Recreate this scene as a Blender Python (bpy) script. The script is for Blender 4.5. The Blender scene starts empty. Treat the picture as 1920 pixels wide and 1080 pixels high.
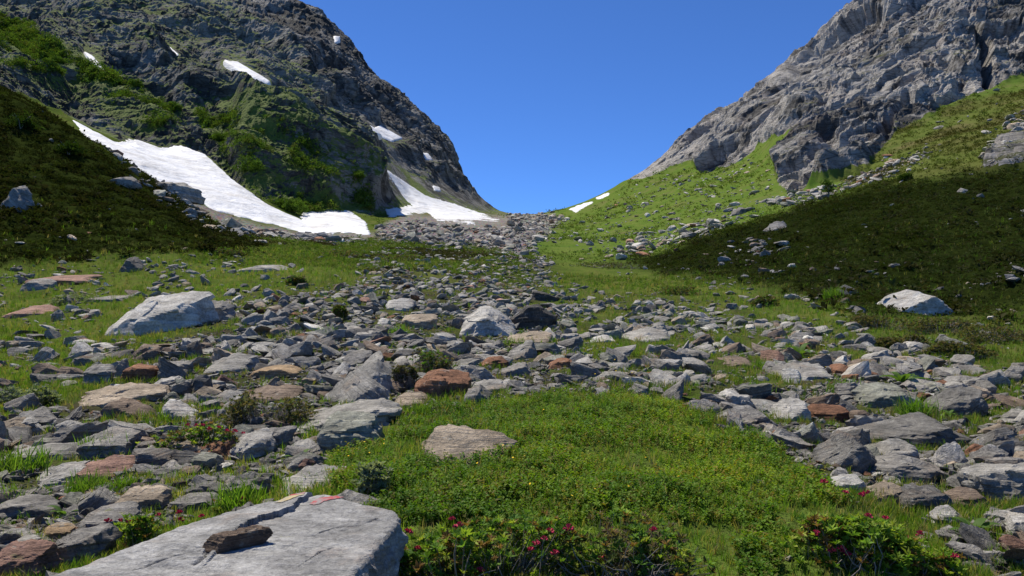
import bpy, bmesh, math, random
import numpy as np
from mathutils import Vector, Matrix
R = math.radians
random.seed(7)
rng = np.random.default_rng(11)
scene = bpy.context.scene
col = scene.collection

# ------------------------------------------------------------------ camera, sky, sun, exposure
EYE, HOR, F = 1.6, 591.0, 1477.0          # eye height, horizon row and focal length in photo pixels
cam = bpy.data.cameras.new('camera')
cam.sensor_width = 36; cam.lens = 18 * F / 960
cam.shift_y = (HOR - 540) / 1920
cam.clip_start = 0.05; cam.clip_end = 5000
camo = bpy.data.objects.new('camera', cam); col.objects.link(camo)
camo.location = (0, 0, EYE); camo.rotation_euler = (R(90), 0, 0)
scene.camera = camo

SUN_AZ, SUN_EL = R(-46), R(62)            # to the left and a little ahead, high
SUNV = np.array([math.sin(SUN_AZ) * math.cos(SUN_EL), math.cos(SUN_AZ) * math.cos(SUN_EL), math.sin(SUN_EL)])
world = bpy.data.worlds.new('World'); scene.world = world
world.use_nodes = True
wn = world.node_tree; wn.nodes.clear()
sky = wn.nodes.new('ShaderNodeTexSky'); sky.sky_type = 'NISHITA'; sky.sun_disc = False
sky.sun_elevation = SUN_EL; sky.sun_rotation = SUN_AZ % (2 * math.pi)
sky.altitude = 4000; sky.air_density = .85; sky.dust_density = 0.0; sky.ozone_density = 6.0
bg = wn.nodes.new('ShaderNodeBackground'); bg.inputs['Strength'].default_value = 0.108
wo = wn.nodes.new('ShaderNodeOutputWorld')
hs = wn.nodes.new('ShaderNodeMix'); hs.data_type = 'RGBA'; hs.blend_type = 'MULTIPLY'; hs.inputs[0].default_value = 1
hs.inputs[7].default_value = (.66, .98, 1.36, 1)      # the deep blue of high, dry mountain air
wn.links.new(sky.outputs[0], hs.inputs[6]); wn.links.new(hs.outputs[2], bg.inputs[0]); wn.links.new(bg.outputs[0], wo.inputs[0])
sl = bpy.data.lights.new('sun', 'SUN'); sl.energy = 5.0; sl.angle = R(0.53); sl.color = (1.0, 0.925, 0.79)
so = bpy.data.objects.new('sun', sl); col.objects.link(so)
so.rotation_euler = Vector(SUNV.tolist()).to_track_quat('Z', 'Y').to_euler()
scene.view_settings.view_transform = 'Standard'; scene.view_settings.look = 'None'
scene.view_settings.exposure = 0.30; scene.view_settings.gamma = 1.0

# ------------------------------------------------------------------ noise
def _h(ix, iy, iz, seed):
    h = (ix.astype(np.uint32) * np.uint32(374761393) + iy.astype(np.uint32) * np.uint32(668265263)
         + iz.astype(np.uint32) * np.uint32(2147483647 - 19) + np.uint32(seed * 974711 % 4294967291))
    h = (h ^ (h >> np.uint32(13))) * np.uint32(1274126177)
    h = (h ^ (h >> np.uint32(16))) * np.uint32(2246822519)
    return h ^ (h >> np.uint32(15))
def _u(h): return (h & np.uint32(0xffff)).astype(np.float32) / 65535.0
def perlin(P, seed=0):
    P = np.asarray(P, np.float32); i = np.floor(P).astype(np.int64); f = (P - i).astype(np.float32)
    w = f * f * f * (f * (f * 6 - 15) + 10)
    out = np.zeros(len(P), np.float32)
    for dx in (0, 1):
        for dy in (0, 1):
            for dz in (0, 1):
                h = _h(i[:, 0] + dx, i[:, 1] + dy, i[:, 2] + dz, seed)
                gx = (h & np.uint32(1023)).astype(np.float32) / 511.5 - 1
                gy = ((h >> np.uint32(10)) & np.uint32(1023)).astype(np.float32) / 511.5 - 1
                gz = ((h >> np.uint32(20)) & np.uint32(1023)).astype(np.float32) / 511.5 - 1
                d = gx * (f[:, 0] - dx) + gy * (f[:, 1] - dy) + gz * (f[:, 2] - dz)
                out += d * (w[:, 0] if dx else 1 - w[:, 0]) * (w[:, 1] if dy else 1 - w[:, 1]) * (w[:, 2] if dz else 1 - w[:, 2])
    return out * 1.15
def fbm(P, octs=4, seed=0, gain=0.5, lac=2.03, ridge=False):
    P = np.asarray(P, np.float32); s = np.zeros(len(P), np.float32); a = 1.0
    for o in range(octs):
        n = perlin(P, seed + o * 17)
        s += a * ((0.5 - 2 * np.abs(n)) if ridge else n)
        P = P * lac + 3.7; a *= gain
    return s
def facets(P, seed=0):
    """broken rock planes: each Voronoi cell is a tilted, offset plane"""
    P = np.asarray(P, np.float32); i = np.floor(P).astype(np.int64)
    best = np.full(len(P), 1e9, np.float32); disp = np.zeros(len(P), np.float32); cid = np.zeros(len(P), np.float32); wsum = np.zeros(len(P), np.float32)
    for dx in (-1, 0, 1):
        for dy in (-1, 0, 1):
            for dz in (-1, 0, 1):
                c = i + (dx, dy, dz)
                h = _h(c[:, 0], c[:, 1], c[:, 2], seed); h2 = _h(c[:, 0], c[:, 1], c[:, 2], seed + 5)
                cx = c[:, 0] + .1 + .8 * _u(h); cy = c[:, 1] + .1 + .8 * _u(h >> np.uint32(7)); cz = c[:, 2] + .1 + .8 * _u(h >> np.uint32(14))
                ex, ey, ez = P[:, 0] - cx, P[:, 1] - cy, P[:, 2] - cz
                dd = ex * ex + ey * ey + ez * ez
                w = np.exp(-38 * dd); m = dd < best
                g = (_u(h2) - .5) * ex + (_u(h2 >> np.uint32(7)) - .5) * ey + (_u(h2 >> np.uint32(14)) - .5) * ez
                v = (_u(h2 >> np.uint32(3)) - .5) * 0.55 + g * 1.3
                best = np.where(m, dd, best); disp += w * v; wsum += w; cid = np.where(m, _u(h >> np.uint32(5)), cid)
    return disp / (wsum + 1e-12), cid
def sstep(a, b, x):
    t = np.clip((x - a) / (b - a), 0, 1); return t * t * (3 - 2 * t)
def pchip(x, y, xi):
    x = np.asarray(x, float); y = np.asarray(y, float); h = np.diff(x)[:, None] if y.ndim > 1 else np.diff(x)
    d = np.diff(y, axis=0) / h
    m = np.zeros_like(y)
    m[0], m[-1] = d[0], d[-1]
    if len(x) > 2:
        w1, w2 = 2 * h[1:] + h[:-1], h[1:] + 2 * h[:-1]
        with np.errstate(divide='ignore', invalid='ignore'):
            mm = (w1 + w2) / (w1 / d[:-1] + w2 / d[1:])
        m[1:-1] = np.where(d[:-1] * d[1:] > 0, mm, 0)
    xi = np.clip(np.asarray(xi, float), x[0], x[-1])
    k = np.clip(np.searchsorted(x, xi, side='right') - 1, 0, len(x) - 2)
    hk = (x[k + 1] - x[k]); t = (xi - x[k]) / hk
    if y.ndim > 1: hk = hk[:, None]; t = t[:, None]
    return (y[k] * (1 + 2 * t) * (1 - t) ** 2 + m[k] * hk * t * (1 - t) ** 2 + y[k + 1] * t * t * (3 - 2 * t) + m[k + 1] * hk * t * t * (t - 1))
def polysd(px, py, poly):
    """signed distance to a polygon, positive inside"""
    poly = np.asarray(poly, np.float32); n = len(poly)
    dmin = np.full(px.shape, 1e9, np.float32); ins = np.zeros(px.shape, bool)
    for a in range(n):
        x0, y0 = poly[a]; x1, y1 = poly[(a + 1) % n]
        ex, ey = x1 - x0, y1 - y0
        t = np.clip(((px - x0) * ex + (py - y0) * ey) / (ex * ex + ey * ey + 1e-9), 0, 1)
        dmin = np.minimum(dmin, (px - x0 - t * ex) ** 2 + (py - y0 - t * ey) ** 2)
        if y0 != y1:
            c = (y0 > py) != (y1 > py)
            ins ^= c & (px < (x1 - x0) * (py - y0) / (y1 - y0) + x0)
    d = np.sqrt(dmin)
    return np.where(ins, d, -d)

# ------------------------------------------------------------------ the lie of the land: profiles up the valley (distance, row)
NEAR = [(0.3, None), (2.5, None), (4.5, None)]
PROF = {
 -400: (0.05, [(8,850),(12,745),(18,660),(26,580),(35,480),(45,375),(60,255),(75,140),(90,60),(130,40),(170,-10),(230,-60),(300,-130),(400,-200),(520,-220)]),
 0:    (0.03, [(6,975),(8,868),(12,765),(18,690),(26,625),(35,560),(45,480),(60,370),(75,270),(90,178),(105,165),(130,185),(170,140),(230,60),(300,-40),(400,-150),(520,-170)]),
 150:  (0.0,  [(6,975),(8,862),(12,757),(18,685),(26,615),(35,555),(45,500),(58,415),(72,330),(88,255),(115,268),(135,250),(150,222),(190,150),(240,70),(310,-20),(400,-120),(520,-140)]),
 300:  (0.0,  [(6,975),(8,858),(12,750),(18,672),(26,605),(36,545),(48,485),(60,430),(75,378),(88,346),(115,360),(130,335),(150,300),(165,272),(185,215),(230,140),(290,60),(360,-20),(440,-90),(520,-100)]),
 450:  (0.0,  [(6,975),(8,852),(12,745),(18,662),(26,598),(36,545),(50,495),(65,458),(80,436),(105,446),(120,422),(140,380),(158,332),(175,270),(215,190),(260,130),(330,60),(420,-30),(480,-60),(520,-50)]),
 600:  (0.0,  [(6,965),(8,842),(12,738),(18,655),(26,595),(36,545),(50,495),(70,464),(90,451),(110,447),(130,438),(150,415),(165,394),(178,345),(200,260),(225,205),(260,192),(300,140),(360,80),(430,32),(470,62),(520,120)]),
 700:  (0.02, [(6,935),(8,830),(12,731),(18,655),(26,600),(36,550),(50,505),(70,472),(85,463),(110,451),(140,428),(170,409),(190,395),(205,340),(225,275),(240,246),(270,252),(300,225),(370,165),(430,122),(470,152),(520,220)]),
 770:  (0.04, [(6,925),(8,822),(10,768),(12,728),(18,658),(26,603),(36,552),(50,506),(70,473),(90,463),(110,452),(150,427),(190,406),(215,385),(245,345),(275,300),(310,262),(370,220),(430,184),(470,220),(520,290)]),
 850:  (0.05, [(6,920),(8,818),(10,760),(12,728),(18,663),(25,612),(36,556),(50,512),(70,480),(85,473),(110,455),(150,429),(200,410),(240,395),(270,372),(310,340),(360,305),(430,273),(470,320),(520,370)]),
 935:  (0.05, [(6,920),(8,815),(10,754),(12,726),(18,667),(24,626),(36,566),(52,520),(70,484),(80,479),(90,482),(110,462),(150,436),(200,418),(260,407),(310,401),(340,395),(380,412),(520,470)]),
 985:  (0.05, [(6,920),(8,815),(10,752),(12,725),(18,668),(24,628),(30,597),(40,557),(55,519),(72,490),(90,481),(110,464),(150,438),(200,422),(260,411),(310,405),(360,414),(520,460)]),
 1060: (0.05, [(6,920),(8,814),(10,748),(12,722),(18,668),(24,628),(30,598),(40,560),(55,525),(72,503),(90,487),(110,469),(150,441),(210,418),(270,400),(320,390),(370,402),(520,440)]),
 1200: (0.05, [(6,925),(8,820),(10,756),(13,710),(18,665),(24,625),(30,597),(40,562),(55,530),(72,508),(85,491),(105,466),(140,431),(190,396),(250,360),(320,325),(380,350),(520,400)]),
 1300: (0.05, [(6,935),(8,832),(10,772),(13,718),(18,668),(24,628),(30,600),(40,566),(52,532),(70,497),(90,457),(120,420),(165,380),(220,340),(270,312),(300,270),(340,238),(400,275),(520,330)]),
 1400: (0.05, [(5.5,995),(6.5,912),(8,848),(11,766),(14,718),(18,675),(24,632),(30,602),(38,568),(50,527),(68,480),(85,442),(110,407),(150,365),(200,320),(240,288),(270,230),(325,178),(400,215),(520,280)]),
 1500: (0.0,  [(5.5,1000),(6.5,925),(8,858),(11,776),(14,725),(18,680),(24,635),(30,598),(37,566),(50,512),(65,458),(85,408),(100,388),(130,362),(150,320),(175,265),(215,200),(270,130),(330,93),(400,130),(520,200)]),
 1600: (-0.03,[(5.5,1005),(8,866),(11,782),(14,730),(18,685),(24,636),(29,600),(35,566),(48,502),(65,430),(82,385),(95,362),(125,338),(150,280),(190,200),(250,100),(340,3),(420,30),(520,100)]),
 1750: (-0.03,[(5.5,1010),(8,876),(11,792),(14,741),(18,696),(24,642),(28,611),(33,580),(45,505),(62,412),(80,352),(100,314),(130,265),(160,215),(185,140),(230,50),(300,-40),(380,-100),(520,-60)]),
 1920: (-0.03,[(5.5,1012),(8,882),(11,802),(14,752),(18,702),(22,656),(26,617),(32,570),(45,478),(60,396),(80,325),(110,255),(150,185),(185,137),(205,60),(250,-30),(320,-110),(400,-150),(520,-150)]),
 2300: (0.0,  [(8,880),(11,795),(14,740),(18,690),(22,640),(30,560),(45,440),(60,350),(80,265),(110,190),(150,110),(190,50),(250,-60),(320,-140),(400,-200),(520,-220)]),
}
def grow(a, b, r):
    n = max(2, int(math.log(b / a) / r)); return np.geomspace(a, b, n, endpoint=False)
D = np.concatenate([grow(.3, 4, .03), grow(4, 40, .0072), grow(40, 120, .0052), grow(120, 350, .0017), grow(350, 445, .003), grow(445, 520, .012), [520.]])
fine = np.arange(-140, 2061, 2.3)
outw = np.cumsum(np.geomspace(4, 900, 34))
PX = np.concatenate([-140 - outw[::-1], fine, fine[-1] + outw])
NR, NC = len(D), len(PX)
keys = sorted(PROF)
tab = []
for k in keys:
    z0, lst = PROF[k]
    ds = [.3, 2.5, 4.4] + [a for a, b in lst]
    zs = [z0, z0, z0 + .02] + [EYE + a * (HOR - b) / F for a, b in lst]
    tab.append(pchip(np.log(ds), np.array(zs), np.log(D)))
tab = np.array(tab)                                    # columns x rows
Zb = pchip(np.array(keys, float), tab, np.clip(PX, keys[0], keys[-1])).T.astype(np.float32)   # rows x columns
U = ((PX - 960) / F).astype(np.float32)
Xb = (D[:, None] * U[None, :]).astype(np.float32)
Yb = np.repeat(D[:, None], NC, 1).astype(np.float32)
PXg = np.repeat(PX[None, :], NR, 0).astype(np.float32)
PYg = (HOR - (Zb - EYE) / Yb * F).astype(np.float32)
P0 = np.stack([Xb, Yb, Zb], -1).reshape(-1, 3)
pxf, pyf, yf = PXg.ravel(), PYg.ravel(), Yb.ravel()
nz1 = fbm(P0 / 14, 3, 3); nz2 = fbm(P0 / np.maximum(1.5, yf / 25)[:, None], 3, 9)
wpx = pxf + 22 * nz2; wpy = pyf + 9 * nz2 + 5 * nz1

# ------------------------------------------------------------------ land cover
LEFT_ROCK = [(-600,-600),(560,-600),(560,0),(660,70),(790,190),(880,290),(950,398),(860,384),(790,372),(735,330),(790,383),(690,405),(570,395),(500,375),(440,340),(390,290),(340,272),(215,262),(140,226),(60,190),(-50,160),(-600,100)]
RIGHT_ROCK = [(1175,338),(1290,232),(1450,142),(1590,-10),(1590,-600),(2600,-600),(2600,-140),(2200,20),(1920,135),(1780,195),(1680,250),(1640,305),(1560,340),(1490,358),(1455,345),(1452,300),(1490,238),(1440,262),(1350,318),(1315,322),(1292,300),(1210,330)]
OUTCROP = [(1840,322),(1848,295),(1880,265),(1935,235),(1990,240),(1990,300),(1900,318)]
HEATH_L = [(-600,60),(0,165),(120,228),(200,285),(300,345),(430,430),(500,462),(420,478),(330,470),(200,478),(100,488),(0,500),(-600,520)]
HEATH_R = [(1180,486),(1340,440),(1460,398),(1620,352),(1760,332),(1920,318),(2600,280),(2600,640),(1920,618),(1760,590),(1600,585),(1480,545),(1350,520),(1240,510)]
HEATH_R2 = [(1560,330),(1700,235),(1920,150),(2600,20),(2600,300),(1920,322),(1760,335),(1600,360)]
SCREE_F = [(500,425),(600,440),(700,436),(760,405),(800,398),(880,412),(940,402),(1010,404),(1060,410),(1000,455),(975,482),(930,470),(840,462),(770,455),(700,450),(600,456),(520,460),(430,428),(350,388),(330,364),(430,402)]
far_l = sstep(120, 150, yf); far_r = sstep(108, 128, yf)
m_left = sstep(-6, 6, polysd(wpx, wpy, LEFT_ROCK)) * far_l
m_right = sstep(-5, 5, polysd(pxf + 8 * nz2, pyf + 6 * nz2, RIGHT_ROCK)) * far_r
m_out = sstep(-4, 4, polysd(pxf + 8 * nz2, pyf + 6 * nz2, OUTCROP)) * sstep(70, 80, yf) * (1 - sstep(150, 160, yf))
m_heath = np.maximum(sstep(-14, 14, polysd(wpx, wpy, HEATH_L)) * sstep(22, 34, yf) * (1 - sstep(104, 112, yf)),
                     sstep(-14, 14, polysd(wpx, wpy, HEATH_R)) * sstep(24, 34, yf) * (1 - sstep(98, 112, yf)))
m_heath2 = sstep(-10, 12, polysd(wpx, wpy, HEATH_R2)) * sstep(70, 85, yf) * (1 - far_r * 0) * (0.45 + 0.9 * np.clip(nz1 + .2, 0, 1))
m_scree = sstep(-8, 8, polysd(wpx, wpy, SCREE_F)) * sstep(75, 90, yf)
TONGUE = [(640,470),(740,440),(960,470),(1040,470),(1040,540),(1100,640),(1060,740),(900,760),(740,800),(610,850),(600,900),(420,950),(180,1040),(-100,1120),(-100,800),(130,765),(300,640),(420,560),(560,545),(700,520)]
SCREE_B = [(1040,520),(1180,560),(1330,560),(1560,620),(1760,650),(1920,720),(2300,740),(2300,1100),(1850,1080),(1650,945),(1530,890),(1440,830),(1300,760),(1060,745)]
CORE_B = [(1260,745),(1440,720),(1560,690),(1740,690),(1850,740),(1820,800),(1810,900),(1830,980),(1690,960),(1520,890),(1400,820)]
MOUND = [(620,870),(760,805),(900,760),(1060,742),(1240,752),(1330,800),(1450,850),(1510,900),(1560,940),(1700,1020),(1760,1120),(700,1120),(740,990),(640,920)]
d_t = polysd(wpx, wpy, TONGUE); d_b = polysd(wpx, wpy, SCREE_B); d_c = polysd(wpx, wpy, CORE_B); d_m = polysd(wpx, wpy, MOUND)
near_ok = 1 - sstep(84, 95, yf)
m_mound = sstep(-10, 10, d_m) * (yf < 13)
CHAN = [(760,540),(880,492),(940,478),(960,440),(1040,440),(1080,540)]
m_rub = np.maximum(np.maximum(sstep(-20, 30, d_t) * (1 - .8 * sstep(42, 58, yf) * (1 - sstep(-5, 14, polysd(wpx, wpy, CHAN)))), .5 * sstep(-20, 20, d_b)), sstep(-20, 15, d_c)) * near_ok * (1 - m_mound)
SNOWS = [
 ('broad bright snowfield lying below the left cliffs', [(136,226),(170,243),(215,268),(255,262),(300,278),(340,274),(385,291),(430,334),(500,384),(560,411),(606,436),(615,447),(560,434),(480,413),(400,391),(350,357),(300,342),(255,324),(205,288),(165,256)], 1.6),
 ('small snow tongue with ragged tip beside the broad snowfield', [(562,406),(575,386),(600,392),(652,393),(682,415),(692,438),(640,436),(603,440),(572,427)], 1.2),
 ('long diagonal snow tongue running down to the stony saddle', [(724,318),(760,343),(800,369),(850,383),(938,413),(880,419),(815,411),(800,398),(728,407),(724,393),(772,385),(748,358)], 1.2),
 ('thin forked snow strip in the gully high behind the spur', [(680,234),(700,245),(712,240),(752,262),(735,267),(700,252)], 1.0),
 ('slanting snow strip high on the left mountain', [(422,118),(445,121),(504,156),(470,147)], .9),
 ('small level snow strip just under the slanting one', [(418,169),(469,175),(455,181),(430,178)], .9),
 ('tiny white snow fleck high on the left mountain ledge', [(303,90),(318,93),(333,106),(318,102)], .7),
 ('narrow snow sliver beside bright green shrubs at upper left', [(158,103),(172,110),(197,141),(180,128)], .7),
 ('tiny snow spot on the slope above the long snow tongue', [(793,291),(800,291),(808,303),(797,301)], .7),
 ('short snow strip on the right hand grass crest', [(1067,394),(1090,385),(1112,380),(1100,386),(1079,396)], .6),
 ('smallest snow strip higher along the grass crest', [(1119,372),(1142,363),(1139,367),(1123,373)], .5),
 ('snow dot just below the skyline of the left mountain', [(628,71),(634,71),(635,79),(630,79)], .68),
 ('small snow scrap by the foot of the left ridge', [(812,349),(824,353),(826,359),(815,357)], .6),
]
snow_sd = []
m_snow = np.zeros_like(pxf)
for lab, poly, th in SNOWS:
    ja = 1.0 if th > 1.1 else .35
    xs = [a for a, b in poly]; ys = [b for a, b in poly]
    idx = np.where((pxf > min(xs) - 25) & (pxf < max(xs) + 25) & (pyf > min(ys) - 25) & (pyf < max(ys) + 25) & (yf > 110))[0]
    fn_ = fbm(P0[idx] / 1.6, 3, 33); sd = polysd(pxf[idx] + ja * (6 * nz2[idx] + 7 * fn_), pyf[idx] + ja * (3 * nz2[idx] + 4 * fn_), poly)
    snow_sd.append((idx, sd)); np.maximum.at(m_snow, idx, sstep(-22, 2, sd).astype(np.float32))

# ------------------------------------------------------------------ relief
gy, gx = np.gradient(Zb)
def grid_normals(Pg):
    du = np.gradient(Pg, axis=1); dv = np.gradient(Pg, axis=0)
    n = np.cross(du, dv); n /= np.linalg.norm(n, axis=-1, keepdims=True) + 1e-9
    return n
P0g = P0.reshape(NR, NC, 3)
N0 = grid_normals(P0g).reshape(-1, 3)
N0[N0[:, 2] < 0] *= -1
disp = np.zeros(len(P0), np.float32); facet_id = np.full(len(P0), .5, np.float32)
def rock_relief(idx, rot, stretch, seed, sizes, bench=None, am=.85):
    Q = P0[idx].astype(np.float32) @ np.asarray(rot, np.float32)
    Q = Q / np.asarray(stretch, np.float32)
    Q = Q + np.stack([fbm(Q / 9, 3, seed + 1), fbm(Q / 9, 3, seed + 2), fbm(Q / 9, 3, seed + 3)], 1) * 4.0
    out = np.zeros(len(idx), np.float32); ids = np.zeros(len(idx), np.float32)
    for s, a in sizes:
        v, c = facets(Q / s, seed + int(s * 10)); out += v * s * a; ids += (c - .5) * .4
    R_ = Q / 5.5
    for o in range(5):
        n_ = perlin(R_ + 11 * o, seed + 40 + o); out += am * (.45 - 1.9 * np.abs(n_)) ; R_ = R_ * 2.1; am *= .6
    if bench:
        L, A, dx = bench
        q = P0[idx]; s = q[:, 0] * dx + q[:, 2] * .85 + q[:, 1] * .1 + 13 * fbm(q / 55, 3, seed + 60)
        for L_, A_ in ((L, A), (L * .37, A * .38)):
            t_ = (s / L_) % 1.0
            out += A_ * (np.where(t_ < .62, t_ / .62, (1 - t_) / .38) - .5) * (.45 + 1.0 * np.clip(fbm(q / 35, 2, seed + 61) + .5, 0, 1)) * (1 - .6 * sstep(320, 400, q[:, 1]))
    return out, ids
ir = np.where(m_right > .02)[0]
a = R(52); rotr = [[math.cos(a), 0, -math.sin(a)], [0, 1, 0], [math.sin(a), 0, math.cos(a)]]
v, c = rock_relief(ir, rotr, (2.6, 1.0, .72), 50, ((44, .20), (17, .30), (7, .42), (2.6, .44), (1.2, .42)), (19, 1.2, -.55), .38)
v -= 7 * sstep(-6, 8, polysd(wpx[ir], wpy[ir], [(1832,40),(1858,50),(1870,140),(1852,165)])) + 4 * sstep(-5, 6, polysd(wpx[ir], wpy[ir], [(1640,255),(1700,180),(1712,190),(1665,262)]))
v -= 8 * sstep(1400, 1530, pxf[ir]) * sstep(230, 300, yf[ir])
disp[ir] += v * m_right[ir] * (.15 + .85 * sstep(1190, 1330, pxf[ir])); facet_id[ir] += c
il = np.where(m_left > .02)[0]
a = R(-38); rotl = [[math.cos(a), 0, -math.sin(a)], [0, 1, 0], [math.sin(a), 0, math.cos(a)]]
v, c = rock_relief(il, rotl, (1.5, 1.0, .8), 90, ((30, .12), (9, .16), (3.4, .32), (1.5, .40)), (40, 8.5, .62))
SPUR = [(430,185),(590,196),(676,246),(716,318),(750,380),(690,405),(560,398),(480,362),(430,300)]
HOLL = [(560,95),(600,90),(650,120),(640,150),(590,140)]
HOLL2 = [(600,200),(640,180),(690,235),(660,240)]
lf = polysd(wpx[il], wpy[il], SPUR); v += 5 * sstep(-5, 9, lf) * sstep(-30, 40, lf)
v -= 9 * sstep(-14, 16, polysd(wpx[il], wpy[il], HOLL)) + 5 * sstep(-10, 10, polysd(wpx[il], wpy[il], HOLL2))
v += 4 * fbm(P0[il] / 45, 2, 222, ridge=True) * sstep(150, 220, yf[il]) * (1 - .7 * sstep(330, 400, yf[il]))
v -= 4.2 * sstep(300, 380, yf[il]) * sstep(620, 740, pxf[il])
v *= 1 - .92 * sstep(-60, -8, polysd(pxf[il], pyf[il], SNOWS[2][1]))
disp[il] += v * m_left[il]; facet_id[il] += c
io = np.where(m_out > .02)[0]
v, c = rock_relief(io, rotr, (1.6, 1, .8), 130, ((6, .4), (2.2, .4)))
disp[io] += (v * .4 + 1.0) * m_out[io]; facet_id[io] += c
disp *= 1 - .95 * m_snow
soft = (1 - np.maximum(np.maximum(m_left, m_right), m_out))
rug = fbm(P0 / 1.7, 3, 21) * .10 + fbm(P0 / 5.5, 3, 22) * .16 * sstep(10, 30, yf) + fbm(P0 / 22, 3, 23) * 1.0 * sstep(60, 150, yf)
rug += m_heath * (np.abs(fbm(P0 / 1.8, 3, 24)) * .4 + fbm(P0 / .5, 2, 25) * .08) + .05 * fbm(P0 / .35, 2, 26) * (1 - sstep(30, 60, yf))
rug += m_scree * fbm(P0 / 1.2, 3, 27, ridge=True) * .35
rug += m_mound * (fbm(P0 / .45, 2, 29) * .06)
rug *= sstep(0, 1, yf / 3) * soft * (1 - .7 * m_snow)
P = P0.astype(np.float64) + N0 * disp[:, None]; P[:, 2] += rug
Pg = P.reshape(NR, NC, 3)
Zg = Pg[..., 2]
Eg = (Pg[..., 2] - EYE) / np.maximum(Pg[..., 1], .1)
Emax = np.maximum.accumulate(Eg, axis=0)
LD = np.log(D)
def colf(px): return np.interp(px, PX, np.arange(NC))
def rowf(y): return np.interp(np.log(np.maximum(y, .3)), LD, np.arange(NR))
def bil(A, r, c):
    r0 = np.clip(np.floor(r).astype(int), 0, NR - 2); c0 = np.clip(np.floor(c).astype(int), 0, NC - 2)
    fr, fc = r - r0, c - c0
    return (A[r0, c0] * (1 - fr) * (1 - fc) + A[r0 + 1, c0] * fr * (1 - fc) + A[r0, c0 + 1] * (1 - fr) * fc + A[r0 + 1, c0 + 1] * fr * fc)
def gz(x, y):
    x = np.asarray(x, float); y = np.asarray(y, float)
    return bil(Zg, rowf(y), colf(960 + F * x / np.maximum(y, .3)))
def attr_at(A, x, y):
    return bil(A.reshape(NR, NC), rowf(y), colf(960 + F * np.asarray(x) / np.maximum(y, .3)))
def hit(px, py):
    """ground point seen at a photo pixel"""
    c = int(round(float(colf(px)))); e = (HOR - py) / F
    r = int(np.searchsorted(Emax[:, c], e)); r = min(max(r, 1), NR - 1)
    e0, e1 = Eg[r - 1, c], Eg[r, c]; t = 0 if e1 <= e0 else min(1, max(0, (e - e0) / (e1 - e0)))
    p = Pg[r - 1, c] * (1 - t) + Pg[r, c] * t
    return Vector(p.tolist())

# ------------------------------------------------------------------ material helpers
class NT:
    def __init__(s, name):
        s.m = bpy.data.materials.new(name); s.m.use_nodes = True; s.t = s.m.node_tree; s.t.nodes.clear()
        s.out = s.n('ShaderNodeOutputMaterial'); s.b = s.n('ShaderNodeBsdfPrincipled')
        s.l(s.b.outputs[0], s.out.inputs[0]); s.b.inputs['Roughness'].default_value = .85
        s.b.inputs['Specular IOR Level'].default_value = .15
    def n(s, t, **k):
        x = s.t.nodes.new(t)
        for a, v in k.items(): setattr(x, a, v)
        return x
    def l(s, a, b): s.t.links.new(a, b)
    def attr(s, name, fac=True):
        a = s.n('ShaderNodeAttribute', attribute_name=name); return a.outputs['Fac' if fac else 'Color']
    def coord(s, kind='Object', scale=None, rot=None):
        o = s.n('ShaderNodeNewGeometry').outputs['Position'] if kind == 'Pos' else s.n('ShaderNodeTexCoord').outputs[kind]
        if scale is not None or rot is not None:
            mp = s.n('ShaderNodeMapping'); s.l(o, mp.inputs[0])
            if scale is not None: mp.inputs['Scale'].default_value = scale
            if rot is not None: mp.inputs['Rotation'].default_value = rot
            o = mp.outputs[0]
        return o
    def noise(s, vec, scale, detail=5, rough=.55, dist=0.0, out='Fac'):
        x = s.n('ShaderNodeTexNoise'); s.l(vec, x.inputs['Vector'])
        x.inputs['Scale'].default_value = scale; x.inputs['Detail'].default_value = detail
        x.inputs['Roughness'].default_value = rough; x.inputs['Distortion'].default_value = dist
        return x.outputs[out]
    def vor(s, vec, scale, feature='F1', out='Distance', rnd=1.0):
        x = s.n('ShaderNodeTexVoronoi', feature=feature); s.l(vec, x.inputs['Vector'])
        x.inputs['Scale'].default_value = scale; x.inputs['Randomness'].default_value = rnd
        return x.outputs[out]
    def ramp(s, fac, stops):
        x = s.n('ShaderNodeValToRGB'); e = x.color_ramp.elements
        while len(e) < len(stops): e.new(.5)
        for i, (p, c) in enumerate(stops):
            e[i].position = p; e[i].color = (c, c, c, 1) if not hasattr(c, '__len__') else (*c, 1)
        s.l(fac, x.inputs[0]); return x.outputs[0]
    def mix(s, fac, a, b, mode='MIX'):
        x = s.n('ShaderNodeMix', data_type='RGBA', blend_type=mode); x.clamp_factor = True
        for sock, v in ((x.inputs[0], fac), (x.inputs[6], a), (x.inputs[7], b)):
            if hasattr(v, 'is_linked'): s.l(v, sock)
            elif hasattr(v, '__len__'): sock.default_value = (*v, 1)
            else: sock.default_value = v if sock.type == 'VALUE' else (v, v, v, 1)
        return x.outputs[2]
    def math(s, op, a, b=0.0, c=None):
        x = s.n('ShaderNodeMath', operation=op)
        for i, v in enumerate((a, b) if c is None else (a, b, c)):
            if hasattr(v, 'is_linked'): s.l(v, x.inputs[i])
            else: x.inputs[i].default_value = v
        return x.outputs[0]
    def bump(s, h, strength=.5, dist=.05, nrm=None):
        x = s.n('ShaderNodeBump'); x.inputs['Strength'].default_value = strength; x.inputs['Distance'].default_value = dist
        s.l(h, x.inputs['Height'])
        if nrm is not None: s.l(nrm, x.inputs['Normal'])
        return x.outputs[0]
    def done(s, colour, normal=None):
        s.l(colour, s.b.inputs['Base Color']) if hasattr(colour, 'is_linked') else setattr(s.b.inputs['Base Color'], 'default_value', (*colour, 1))
        if normal is not None: s.l(normal, s.b.inputs['Normal'])
        return s.m

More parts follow.
